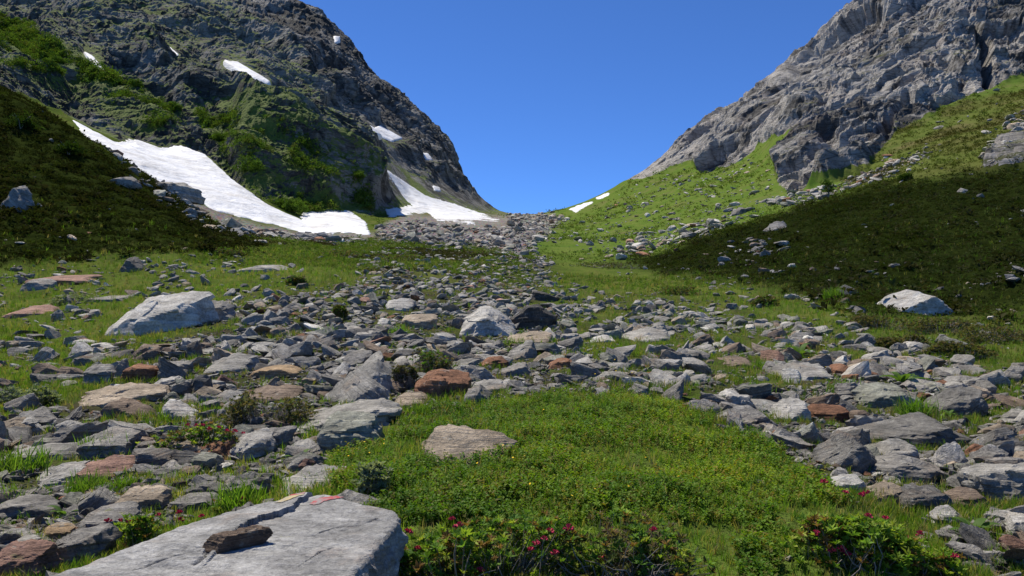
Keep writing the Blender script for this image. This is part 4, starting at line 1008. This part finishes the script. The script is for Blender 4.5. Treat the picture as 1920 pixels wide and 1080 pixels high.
# grass over the meadow and between the stones
m = Mass()
px, py, d, x, z = scatter(160000, 3.1, 62, power=-.35)
ns = fbm(np.c_[x * .55, d * .55, x * 0], 3, 501); ns2 = fbm(np.c_[x * .11, d * .11, x * 0], 2, 502)
rb = attr_at(m_rub, x, d); hp = attr_at(m_heath, x, d); mo = attr_at(m_mound.astype(np.float32), x, d)
pr = (1 - .86 * rb * np.clip(1.0 - 1.5 * ns, .25, 1)) * (1 - .8 * hp) * (1 - .72 * mo)
k_ = rng.random(len(px)) < pr
x, d, z, ns, ns2 = (a[k_] for a in (x, d, z, ns, ns2)); n = len(x)
size = (.050 + .0040 * d) * rng.uniform(.6, 1.35, n) * (1 + .5 * np.clip(ns, -.5, .8))
tn = pick(G_GRASS, n) * (1 + .35 * ns2)[:, None]
m.inst(TUFTS, np.stack([x, d, z], 1), size, upright(n), tn)
tag(m.build('grass', M_GRASS), kind='stuff'); print('grass', n)
# bilberry carpet on the mound and at its foot
m = Mass()
px, py, d, x, z = scatter(150000, 3.1, 13.5)
ns = fbm(np.c_[x * 1.3, d * 1.3, x * 0], 3, 511)
k_ = (polysd(px, py, MOUND) + 25 * ns > -4) & ~((px > 700) & (px < 1390) & (py > 985)) & ~((px > 1455) & (px < 1840) & (py > 950)) & (rng.random(len(px)) < np.clip(.75 + 1.1 * ns, .2, 1))
x, d, z, ns = (a[k_] for a in (x, d, z, ns)); n = len(x)
size = rng.uniform(.055, .105, n) * (1 + .5 * np.clip(ns, -.6, .8))
pal_n = fbm(np.c_[x * .8, d * .8, x * 0], 2, 512)
m.inst(SPRIGS, np.stack([x, d, z - .01], 1), size, upright(n, .3), pick(G_BILB, n) * (1 + .5 * pal_n)[:, None] * np.stack([1 + .3 * pal_n, 1 + 0 * pal_n, 1 - .2 * pal_n], 1))
tag(m.build('bilberry_carpet', M_LEAF), kind='stuff'); print('bilberry', n)
# heath on the dark slopes
m = Mass()
px, py, d, x, z = scatter(230000, 22, 112, -140, 2060, power=.3)
hp = attr_at(m_heath, x, d); ns = fbm(np.c_[x * .5, d * .5, x * 0], 3, 521); ns2 = fbm(np.c_[x * .13, d * .13, x * 0], 3, 522)
vis = (z - EYE) / d >= bil(Emax, rowf(d), colf(px)) - .01
k_ = (rng.random(len(px)) < hp * np.clip(.62 + 1.1 * ns + .5 * ns2, .12, 1)) & vis
x, d, z, ns, ns2 = (a[k_] for a in (x, d, z, ns, ns2)); n = len(x)
size = np.maximum(.13, .0033 * d) * rng.uniform(.6, 1.35, n) * (1 + .45 * np.clip(ns, -.5, 1))
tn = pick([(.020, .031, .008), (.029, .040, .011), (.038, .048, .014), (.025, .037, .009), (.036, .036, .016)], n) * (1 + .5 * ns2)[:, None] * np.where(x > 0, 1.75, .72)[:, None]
gp = (ns2 > .22)[:, None]; tn = np.where(gp, pick([(.04, .06, .012), (.05, .07, .015), (.04, .045, .013)], n), tn)
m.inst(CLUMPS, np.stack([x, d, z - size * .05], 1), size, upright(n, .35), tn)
q_ = rng.choice(n, 5200, replace=False); q_ = q_[fbm(np.c_[x[q_] * .12, d[q_] * .12, x[q_] * 0], 3, 525) > -.05]; q_ = q_[(x[q_] < 0) | (rng.random(len(q_)) < .35)]     # taller shrubs in drifts
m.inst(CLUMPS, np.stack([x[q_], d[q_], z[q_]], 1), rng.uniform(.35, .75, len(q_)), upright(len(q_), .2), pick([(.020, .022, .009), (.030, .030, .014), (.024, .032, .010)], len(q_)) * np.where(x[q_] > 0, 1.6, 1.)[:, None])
tag(m.build('heath', M_HEATH), kind='stuff'); print('heath', n)
# rough tussocks on the sunlit far slope and the valley head
m = Mass()
px, py, d, x, z = scatter(90000, 48, 300, 340, 2060, power=.1)
vis = (z - EYE) / d >= bil(Emax, rowf(d), colf(px)) - .004
rk = np.maximum(np.maximum(attr_at(m_right, x, d), attr_at(m_left, x, d)), np.maximum(attr_at(m_snow, x, d), attr_at(m_out, x, d))); sc_ = attr_at(m_scree, x, d); hp = attr_at(m_heath, x, d); h2 = attr_at(np.clip(m_heath2, 0, 1).astype(np.float32), x, d)
ns2 = fbm(np.c_[x * .05, d * .05, x * 0], 3, 532)
k_ = vis & (rng.random(len(px)) < (1 - rk) * (1 - sc_) * (1 - hp) * np.clip(.14 + .6 * h2 + .5 * ns2 + .8 * (px < 1000) * (d < 125), 0, 1)); x, d, z, h2, ns2 = (a[k_] for a in (x, d, z, h2, ns2)); n = len(x)
size = .0032 * d * rng.uniform(.6, 1.5, n)
tn = pick([(.09, .15, .025), (.11, .17, .03), (.075, .12, .022), (.14, .16, .05)], n) * (1 - h2)[:, None] + pick([(.06, .062, .02), (.08, .075, .03), (.04, .045, .014)], n) * h2[:, None]
he = (fbm(np.c_[x * .09, d * .06, x * 0], 3, 533) > .08) & (x < 3) & (d < 125)
tn = np.where(he[:, None], pick([(.035, .042, .014), (.05, .055, .018), (.06, .05, .03)], n), tn)
m.inst(CLUMPS, np.stack([x, d, z], 1), size, upright(n, .3), tn)
tag(m.build('ground_cover', M_HEATH), kind='stuff'); print('cover', n)

# alder thickets on the left mountain: one mass, and the few bushes one can tell apart
mt = (cls == 1); vid = np.unique(quads[mt])
nzg = grid_normals(Pg).reshape(-1, 3)
vpx = 960 + F * P[vid, 0] / P[vid, 1]; vpy = HOR - F * (P[vid, 2] - EYE) / P[vid, 1]
vis = ((P[vid, 2] - EYE) / P[vid, 1]) >= Emax.ravel()[vid] - .004
sdA = np.maximum(polysd(vpx, vpy, GREEN_L), polysd(vpx, vpy, GREEN_L2))
ns = fbm(P[vid] / 12, 3, 541)
w_ = np.where(vis, np.clip(sstep(-12, 12, sdA) * np.clip(.3 + 2.0 * ns, 0, 1), 0, 1), 0) * np.clip(nzg[vid, 2] * 1.6, 0, 1)
w_ = w_ * (P[vid, 1] ** 2); w_ /= w_.sum()
ch = rng.choice(vid, 17000, p=w_); n = len(ch)
m = Mass()
size = .0034 * P[ch, 1] * rng.uniform(.6, 1.5, n)
loc = P[ch] + rng.normal(0, .4, (n, 3)) + np.c_[np.zeros((n, 2)), size * rng.uniform(.1, 1.0, n)]
m.inst(CLUMPS, loc, size, upright(n, .5), pick([(.075, .14, .022), (.10, .17, .026), (.13, .20, .035), (.06, .105, .018), (.11, .135, .035)], n))
tag(m.build('shrubbery', M_HEATH), kind='stuff')
ALD = [(465, 318, 4.2, 'rounded alder bush at the top of the snowfield cliff'), (415, 262, 3.4, 'light green alder bush above the middle of the broad snowfield'), (538, 392, 3.4, 'green alder bush just above the small snow tongue'),
       (330, 205, 2.6, 'bright alder bush on the ledge under the level snow strip'), (250, 160, 2.6, 'yellow green alder bush near the narrow snow sliver'), (110, 118, 3.2, 'leafy alder bush on the upper left ledge'), (640, 330, 2.8, 'dark green alder bush on the spur left of the long snow tongue')]
def crown_tree(name, label, cat, base, hgt, rad, ncl, pal, trunk_h, group=None, csz=.5, stems=4, flat=.8):
    e_ = empty(name, base, label, cat, group); m = Mass(); n = ncl
    lob = rng.normal(0, 1, (7, 3)); lob /= np.linalg.norm(lob, axis=1, keepdims=True); lob *= rad * rng.uniform(.3, .65, (7, 1)); lob[:, 2] = np.abs(lob[:, 2]) * flat
    c_ = lob[rng.integers(0, 7, n)]; q = rng.normal(0, 1, (n, 3)); q /= np.linalg.norm(q, axis=1, keepdims=True); q *= (rad * .5 * rng.uniform(.5, 1, (n, 1)))
    loc = c_ + q; loc[:, 2] = np.abs(loc[:, 2] * flat) + trunk_h
    m.inst(CLUMPS, loc, csz * rng.uniform(.6, 1.3, n), upright(n, .6), pick(pal, n))
    f_ = m.build('crown', M_HEATH, parent=e_)
    m = Mass()
    for k_ in range(stems):
        a = rng.uniform(0, 6.28); tgt = np.array([math.cos(a) * rad * .45, math.sin(a) * rad * .45, trunk_h + rad * .6])
        tube(m, [np.zeros(3) - [0, 0, .3], tgt * [.3, .3, .55], tgt], [hgt * .035, hgt * .025, hgt * .01])
    mk('trunk', np.concatenate(m.V), np.concatenate(m.T), M_TWIG, parent=e_)
    return e_
def tube(m, pts, rad, k=4):
    pts = np.asarray(pts, float); V = []
    for i, p_ in enumerate(pts):
        dr_ = nrm(pts[min(i + 1, len(pts) - 1)] - pts[max(i - 1, 0)]); s_ = np.cross(dr_, (.13, .9, .4)); s_ /= np.linalg.norm(s_) + 1e-9; t_ = np.cross(dr_, s_)
        for j in range(k):
            a = 6.283 * j / k; V.append(p_ + (s_ * math.cos(a) + t_ * math.sin(a)) * rad[i])
    T = []
    for i in range(len(pts) - 1):
        for j in range(k):
            a, b = i * k + j, i * k + (j + 1) % k; T += [(a, b, b + k), (a, b + k, a + k)]
    m.add(np.array(V, np.float32), np.array(T, np.int32))
for px_, py_, rd_, lab in ALD:
    h0 = hit(px_, py_); crown_tree('alder_bush', lab, 'bush', h0 - Vector((0, 0, .6)), rd_, rd_, 330, [(.09, .16, .024), (.115, .19, .028), (.07, .12, .02)], .3, 'alder bushes on the left mountain', .55)
h0 = hit(1552, 374); crown_tree('small_tree', 'tiny lone green tree where pale rubble meets the dark heath slope', 'tree', h0, 2.6, 1.15, 90, [(.05, .10, .02), (.07, .12, .025), (.04, .075, .015)], .9, None, .34, 3, 1.2)
for px_, py_, rd_, lab in [(130, 290, 1.7, 'feathery willow bush standing up on the dark left heath'), (40, 240, 1.9, 'feathery willow bush at the far left of the dark heath'), (1700, 340, .9, 'low round bush on the upper rim of the right heath')]:
    h0 = hit(px_, py_); crown_tree('willow_bush', lab, 'bush', h0, rd_, rd_, 150, [(.035, .065, .012), (.05, .085, .015), (.028, .05, .01)], .2, 'willow bushes on the heath', .38)

# rhododendrons and other bushes among the rocks
def flower_cluster(r, s_):
    V, T = [], []
    for b in range(9):
        a = b * 2.4; el = r.uniform(.1, 1.4); dr_ = Vector((math.cos(a) * math.cos(el), math.sin(a) * math.cos(el), math.sin(el))); u_ = dr_.orthogonal().normalized(); w_ = dr_.cross(u_)
        base = dr_ * s_ * .25; k_ = len(V)
        for h_, r_ in ((0, .06), (.35, .15), (.75, .19), (1.0, .26)):
            for j in range(5):
                q = 6.283 * j / 5; V.append(tuple(base + dr_ * s_ * h_ * .8 + (u_ * math.cos(q) + w_ * math.sin(q)) * r_ * s_))
        for i in range(3):
            for j in range(5):
                A, B = k_ + i * 5 + j, k_ + i * 5 + (j + 1) % 5; T += [(A, B, B + 5), (A, B + 5, A + 5)]
    return np.array(V, np.float32), np.array(T, np.int32)
def bush(label, cxp, pyb, wpx, hgt, nros, pal, leaf=.034, flowers=(), deep=.6, twigs=.4, cat='bush', name='rhododendron', group='low bushes among the rocks', protos_=None, bare=0):
    b0 = hit(cxp, pyb); W = wpx / F * b0.y; Dp = W * deep; y0 = b0.y + Dp * .35; b0 = Vector(((cxp - 960) / F * y0, y0, 0))
    b0.z = float(gz(b0.x, b0.y)); e_ = empty(name, b0, label, cat, group)
    r = np.random.default_rng(int(cxp * 7 + pyb)); n = nros
    nl = max(3, int(W / .16)); la = r.uniform(0, 6.28, nl); lr = np.sqrt(r.random(nl)) * .8; lh = r.uniform(.55, 1.0, nl); lb = r.integers(0, nl, n)
    ux = lr[lb] * np.cos(la[lb]) + r.normal(0, .20, n); uy = lr[lb] * np.sin(la[lb]) + r.normal(0, .20, n); rad = np.hypot(ux, uy)
    k_ = rad < 1.12; ux, uy, rad, lb = ux[k_], uy[k_], rad[k_], lb[k_]; n = len(ux)
    lx, ly = ux * W / 2, uy * Dp / 2
    zz = hgt * lh[lb] * np.sqrt(np.clip(1.25 - rad ** 2, .05, 1)) * (1 - .92 * r.random(n) ** 1.5)
    gzv = gz(b0.x + lx, b0.y + ly) - b0.z
    loc = np.stack([lx, ly, gzv + np.maximum(zz, .02)], 1)
    m = Mass(); L_ = leaf
    cl = pick(pal, n, .2)
    m.inst(protos_ or ROS, loc, L_ * r.uniform(.75, 1.2, n), upright(n, .35), cl); m.build('foliage', M_LEAF, parent=e_)
    m = Mass(); ns_ = int(n * twigs)
    th_ = max(.0022, .00034 * y0)
    for q in range(ns_):
        p1 = loc[q]; p0 = np.array([p1[0] * .55 + r.normal(0, .03), p1[1] * .55 + r.normal(0, .03), 0]); p0[2] = float(gz(b0.x + p0[0], b0.y + p0[1])) - b0.z - .02
        mid = (p0 + p1) / 2 + r.normal(0, .03 + .05 * hgt, 3) - [0, 0, .15 * hgt]; mid[2] = max(mid[2], p0[2] + .02)
        tube(m, [p0, mid, p1], [th_ * 1.5, th_ * 1.1, th_ * .7], 3)
    for q in range(bare):
        a = r.uniform(0, 6.28); p0 = np.array([math.cos(a) * W * .3 * r.random(), -Dp * .3 * r.random() - Dp * .1, 0.]); p0[2] = float(gz(b0.x + p0[0], b0.y + p0[1])) - b0.z
        pts = [p0]; dr_ = nrm(r.normal(0, 1, 3) * [1, .5, .2] + [0, 0, .7])
        for s_ in range(4):
            pts.append(pts[-1] + dr_ * r.uniform(.04, .09)); dr_ = nrm(dr_ + r.normal(0, .45, 3))
        tube(m, pts, [.005, .0045, .004, .003, .002], 4)
    if m.V: mk('branches', np.concatenate(m.V), np.concatenate(m.T), M_TWIG, parent=e_)
    for fx, fy in flowers:
        d_ = y0 - Dp * .15; q = Vector(((fx - 960) / F * d_, d_, EYE + d_ * (HOR - fy) / F)) - b0
        V, T = flower_cluster(r, max(.026, .0034 * d_) * r.uniform(.8, 1.2)); o = mk('flower', V, T, M_BLOSSOM, parent=e_); o.location = q
    return e_
bush('broad rhododendron with dark red buds along the bottom edge of the picture', 900, 1104, 430, .40, 900, G_RHOD, .046, flowers=[(783,1031),(859,988),(1066,993),(1031,998),(1020,1012),(1005,1021),(995,1033),(1040,1040),(765,1000),(725,992),(900,1073),(848,976)], twigs=.3, bare=10)
bush('sparse twiggy rhododendron with bare grey branches at bottom centre', 1180, 1110, 360, .34, 420, G_RHOD + G_BROWN, .044, flowers=[(1126,1046),(1225,995),(1178,1060)], twigs=.5, bare=60)
bush('tall rhododendron with pink red flowers in front of the cream quartz stone', 1600, 1085, 300, .31, 800, G_RHOD[2:] + G_BILB[:2], .046, flowers=[(1545,905),(1585,925),(1615,930),(1625,927),(1660,974),(1628,970),(1697,1009),(1666,1014),(1530,1003),(1560,1034),(1578,1032),(1591,1043),(1725,1003)], twigs=.15, bare=12)
bush('low rhododendron spreading at the lower right corner of the picture', 1745, 1110, 190, .24, 260, G_RHOD[2:] + G_BILB[:2], .045, flowers=[(1790,1045)], twigs=.3)
bush('leafy rhododendron with dark buds behind the back edge of the great flat slab', 262, 1030, 150, .22, 240, G_RHOD, .042, flowers=[(202,980),(243,982),(338,977),(336,963),(180,1028),(297,967),(378,970),(226,978)], twigs=.3)
bush('small rhododendron shoots at the back rim of the great flat slab', 430, 962, 110, .10, 70, G_RHOD, flowers=[(455,936)], twigs=.3)
bush('pink flowered rhododendron between the layered block and the pale square block', 345, 868, 200, .34, 420, G_RHOD + G_BROWN[:2], .042, flowers=[(368,799),(380,799),(425,809),(440,810),(456,813),(393,806),(352,798),(410,803)], twigs=.4)
bush('brown twiggy bush left of the long grey slab', 505, 806, 185, .42, 520, G_BROWN, .04, twigs=.6, name='heather_bush')
bush('dark leafy bush behind the rust red block', 800, 702, 135, .42, 460, G_BROWN + G_RHOD[:2], .05, twigs=.45, name='heather_bush')
bush('twiggy grey bush left of the rust red block', 752, 735, 75, .42, 260, G_BROWN, .05, twigs=.7, name='heather_bush')
for cx_, py_, w_, h_, lab in [(1650, 618, 130, .55, 'brown bush belt left end below the white pyramid boulder'), (1760, 628, 150, .5, 'brown bush in the belt just right of the white pyramid boulder'), (1860, 645, 150, .5, 'brown bush at the right picture edge beyond the meadow'),
                              (1800, 672, 130, .4, 'green bush in front of the brown bush belt on the right'), (1690, 655, 110, .3, 'low green bush between right meadow and brown bush belt')]:
    bush(lab, cx_, py_, w_, h_, 520, G_BROWN if 'brown' in lab else G_RHOD[1:4] + G_BROWN[:3], .075, twigs=.25, name='heather_bush')
for cx_, py_, w_, lab in [(1265, 553, 130, 'brown low bush on the grass bank right of the valley centre'), (1440, 575, 60, 'dark little bush at the foot of the right heath'), (430, 480, 70, 'dark bush at the right foot of the left heath'), (560, 536, 50, 'grey brown bush on the meadow left of the scree top'),
                          (760, 490, 90, 'dark heather hummock by the top of the scree'), (900, 478, 100, 'heather hummock at the lip before the saddle scree'), (640, 482, 90, 'green brown hummock at the left of the valley head'), (640, 600, 40, 'tiny heather bush within the rocks left of centre')]:
    bush(lab, cx_, py_, w_, .45, 330, G_BROWN + G_RHOD[:2], .11, twigs=.1, name='heather_bush')
bush('grey green willow with pale leaves at the back corner of the great flat slab', 685, 940, 110, .24, 110, G_WILLOW, .055, twigs=.5, name='dwarf_willow', group='dwarf willows')
bush('wide grey green willow at the left edge of the meadow', 45, 765, 130, .30, 330, G_WILLOW, .055, twigs=.2, name='dwarf_willow', group='dwarf willows')
bush('pale green willow below the reddish meadow slab', 130, 570, 90, .4, 200, G_WILLOW, .10, twigs=.2, name='dwarf_willow', group='dwarf willows')
bush('grey willow patch at the dark foot of the right slope', 1150, 505, 160, .5, 300, G_WILLOW[2:3] + G_BROWN[:2], .16, twigs=.1, name='dwarf_willow', group='dwarf willows')
# bright fern tufts and broad leaved plants
def fern(label, cx_, py_, w_, h_=None, n=26):
    b0 = hit(cx_, py_); W = w_ / F * b0.y; h_ = h_ or W * .6; e_ = empty('grass_tuft', b0, label, 'grass tuft', 'bright grass tufts between the rocks')
    m = Mass(); rr2 = np.random.default_rng(int(cx_)); pr_ = [tuft(rr2, 9, .045, .5, .8) for _ in range(5)]
    loc = np.c_[rr2.normal(0, W * .22, n), rr2.normal(0, W * .18, n), np.zeros(n)]; loc[:, 2] = gz(b0.x + loc[:, 0], b0.y + loc[:, 1]) - b0.z
    m.inst(pr_, loc, h_ * rr2.uniform(.6, 1.15, n), upright(n, .25), pick(G_FERN, n)); m.build('blades', M_GRASS, parent=e_)
for cx_, py_, w_, lab in [(445, 952, 95, 'bright green tuft behind the back rim of the great flat slab'), (1720, 780, 70, 'bright green tuft right of the big right boulder'), (1428, 692, 34, 'bright green tuft left of the flat grey slab'), (1592, 745, 60, 'bright green tuft left of the big right boulder'),
                          (1690, 838, 26, 'small tuft on the rounded pale boulder'), (35, 885, 95, 'grass tuft in front of the cracked left rock'), (160, 925, 70, 'grass tuft in front of the flat reddish rock'), (228, 920, 50, 'grass tuft at the right end of the flat reddish rock'),
                          (180, 852, 60, 'grass tuft under the layered block'), (372, 688, 40, 'bright tuft left of the wide grey slab'), (520, 836, 34, 'grass tuft right of the pale square block'), (790, 780, 50, 'green tuft in front of the rust red block'), (20, 945, 70, 'grass tuft at the left edge rock'),
                          (1415, 745, 60, 'low green tuft on rubble left of the pale sharp wedge'), (1420, 825, 36, 'grass tuft on the rubble edge of the green mound'), (740, 632, 40, 'bright tuft left of the pale pyramid boulder'), (1560, 560, 40, 'green tuft on the far right rubble edge'), (610, 632, 40, 'grass tuft in the rocks left of centre')]:
    fern(lab, cx_, py_, w_)
def broadleaf(label, cx_, py_, w_, n=9):
    b0 = hit(cx_, py_); W = w_ / F * b0.y; e_ = empty('broadleaf_plant', b0, label, 'plant', 'broad leaved plants'); r = np.random.default_rng(int(cx_))
    V, T = [], []
    for i in range(n):
        a = i * 2.4; el = r.uniform(.5, 1.3); l_ = W * r.uniform(.5, .8); u_ = np.array([math.cos(a), math.sin(a)]); k_ = len(V); S_ = 6
        for j in range(S_ + 1):
            t_ = j / S_; hz = l_ * (math.cos(el) * t_ + .25 * t_ * t_); vz = l_ * (math.sin(el) * t_ - .45 * t_ ** 2.2); wd = .15 * l_ * math.sin(math.pi * (t_ * .93 + .04)) ** .8
            c_ = np.array([u_[0] * hz, u_[1] * hz, vz]); sd_ = np.array([-u_[1], u_[0], 0]) * wd
            V += [c_ - sd_ + [0, 0, wd * .35], c_, c_ + sd_ + [0, 0, wd * .35]]
        for j in range(S_):
            for s_ in range(2):
                A = k_ + j * 3 + s_; T += [(A, A + 1, A + 4), (A, A + 4, A + 3)]
    mk('leaves', V, T, M_LEAF, dict(tint=np.tile((.085, .155, .03), (len(V), 1)) * r.uniform(.85, 1.15, (len(V), 1))), parent=e_)
for cx_, py_, w_, lab in [(122, 975, 70, 'broad leaved green plant left of the wedged grey rock'), (562, 865, 52, 'broad leaved plant right of the pale square block'), (640, 838, 46, 'broad leaved plant at the foot of the squarish grey block'), (1500, 668, 60, 'dark leafy plant above the flat grey slab'),
                          (1780, 780, 30, 'broad leaved plant beside the jagged dark fin'), (1825, 1005, 80, 'tall broad leaved plant beside the low layered rocks'), (1690, 722, 70, 'dark leafy plant above the big right boulder'), (1310, 795, 34, 'small leafy plant at the rubble edge of the mound')]:
    broadleaf(lab, cx_, py_, w_)
# yellow flowers
m = Mass()
def disc(k=7):
    V = [(0, 0, 0)]; T = []
    for j in range(k):
        a = 6.283 * j / k; V.append((math.cos(a), math.sin(a), .35))
    for j in range(k): T.append((0, 1 + j, 1 + (j + 1) % k))
    return np.array(V, np.float32), np.array(T, np.int32)
fl_pts = []
for n_, poly in [(70, [(1480,665),(1530,660),(1560,690),(1620,690),(1600,705),(1500,690)]), (60, [(1780,840),(1920,830),(1920,880),(1830,900)]), (40, [(620,850),(720,830),(760,860),(660,900)]), (60, [(0,600),(200,590),(150,720),(0,800)]), (70, [(1000,750),(1400,790),(1500,930),(1100,960),(800,900)]), (60, [(1100,640),(1400,620),(1450,680),(1100,740)])]:
    xs = [a for a, b in poly]; ys = [b for a, b in poly]; k_ = 0; n_ = n_ // 2
    while k_ < n_:
        a, b = rng.uniform(min(xs), max(xs)), rng.uniform(min(ys), max(ys))
        if polysd(np.array([a]), np.array([b]), poly)[0] > 0:
            q = hit(a, b); fl_pts.append((q.x, q.y, q.z + rng.uniform(.05, .12))); k_ += 1
fl_pts = np.array(fl_pts); n = len(fl_pts)
m.inst([disc()], fl_pts, np.maximum(.009, .00085 * fl_pts[:, 1]), upright(n, .5), np.ones((n, 3)))
tag(m.build('wildflowers', M_YELLOW), kind='stuff')

# a fair weather cloud high above; its shadow lies on the right hand slope
tg = [hit(a, b) for a, b in [(1150,488),(1340,448),(1480,402),(1640,362),(1780,338),(1918,328),(1918,600),(1760,585),(1600,580),(1480,548),(1350,528),(1240,514)]]
ZC = 250.; foot = np.array([[q.x + SUNV[0] / SUNV[2] * (ZC - q.z), q.y + SUNV[1] / SUNV[2] * (ZC - q.z)] for q in tg]); foot = np.concatenate([foot[:5], foot[5:7] + [[40, 20], [40, -6]], foot[7:]])
t = NT('cloud_white'); M_CLOUD = t.done((.9, .9, .92))
tp = t.n('ShaderNodeBsdfTransparent'); mx = t.n('ShaderNodeMixShader')          # a thin cloud: much of the sun comes through it
t.l(t.ramp(t.noise(t.coord('Pos'), .05, 4, .6), [(.3, .09), (.7, .25)]), mx.inputs[0]); t.l(tp.outputs[0], mx.inputs[1]); t.l(t.b.outputs[0], mx.inputs[2]); t.l(mx.outputs[0], t.out.inputs[0])
cc_ = foot.mean(0); n_a, n_r = 220, 26; aa = np.linspace(0, 2 * math.pi, n_a, endpoint=False); rr2 = np.zeros(n_a)
for i, a in enumerate(aa):
    u_ = np.array([math.cos(a), math.sin(a)])
    for j in range(len(foot)):
        p0, p1 = foot[j] - cc_, foot[(j + 1) % len(foot)] - cc_; e_ = p1 - p0; den = u_[0] * e_[1] - u_[1] * e_[0]
        if abs(den) < 1e-9: continue
        tt = (p0[0] * e_[1] - p0[1] * e_[0]) / den; ss = (p0[0] * u_[1] - p0[1] * u_[0]) / den
        if tt > 0 and -1e-6 <= ss <= 1 + 1e-6: rr2[i] = max(rr2[i], tt)
V, T = [], []
ph = np.linspace(-math.pi / 2, math.pi / 2, n_r)
for p_ in ph:
    for i, a in enumerate(aa): V.append((math.cos(a) * rr2[i] * math.cos(p_) ** .5, math.sin(a) * rr2[i] * math.cos(p_) ** .5, 9 * math.sin(p_)))
V = np.array(V); g = np.arange(n_r * n_a).reshape(n_r, n_a); gn = np.roll(g, -1, 1)
T = np.stack([g[:-1], gn[:-1], gn[1:], g[1:]], -1).reshape(-1, 4)
V = V * (1 + .05 * fbm(V / 9, 3, 601)[:, None]) + np.c_[0 * V[:, :2], 3 * fbm(V / 7, 3, 602)]
o = mk('cloud', V, T, M_CLOUD); o.location = (cc_[0], cc_[1], ZC)
tag(o, 'small white cloud floating high above the valley', 'cloud')
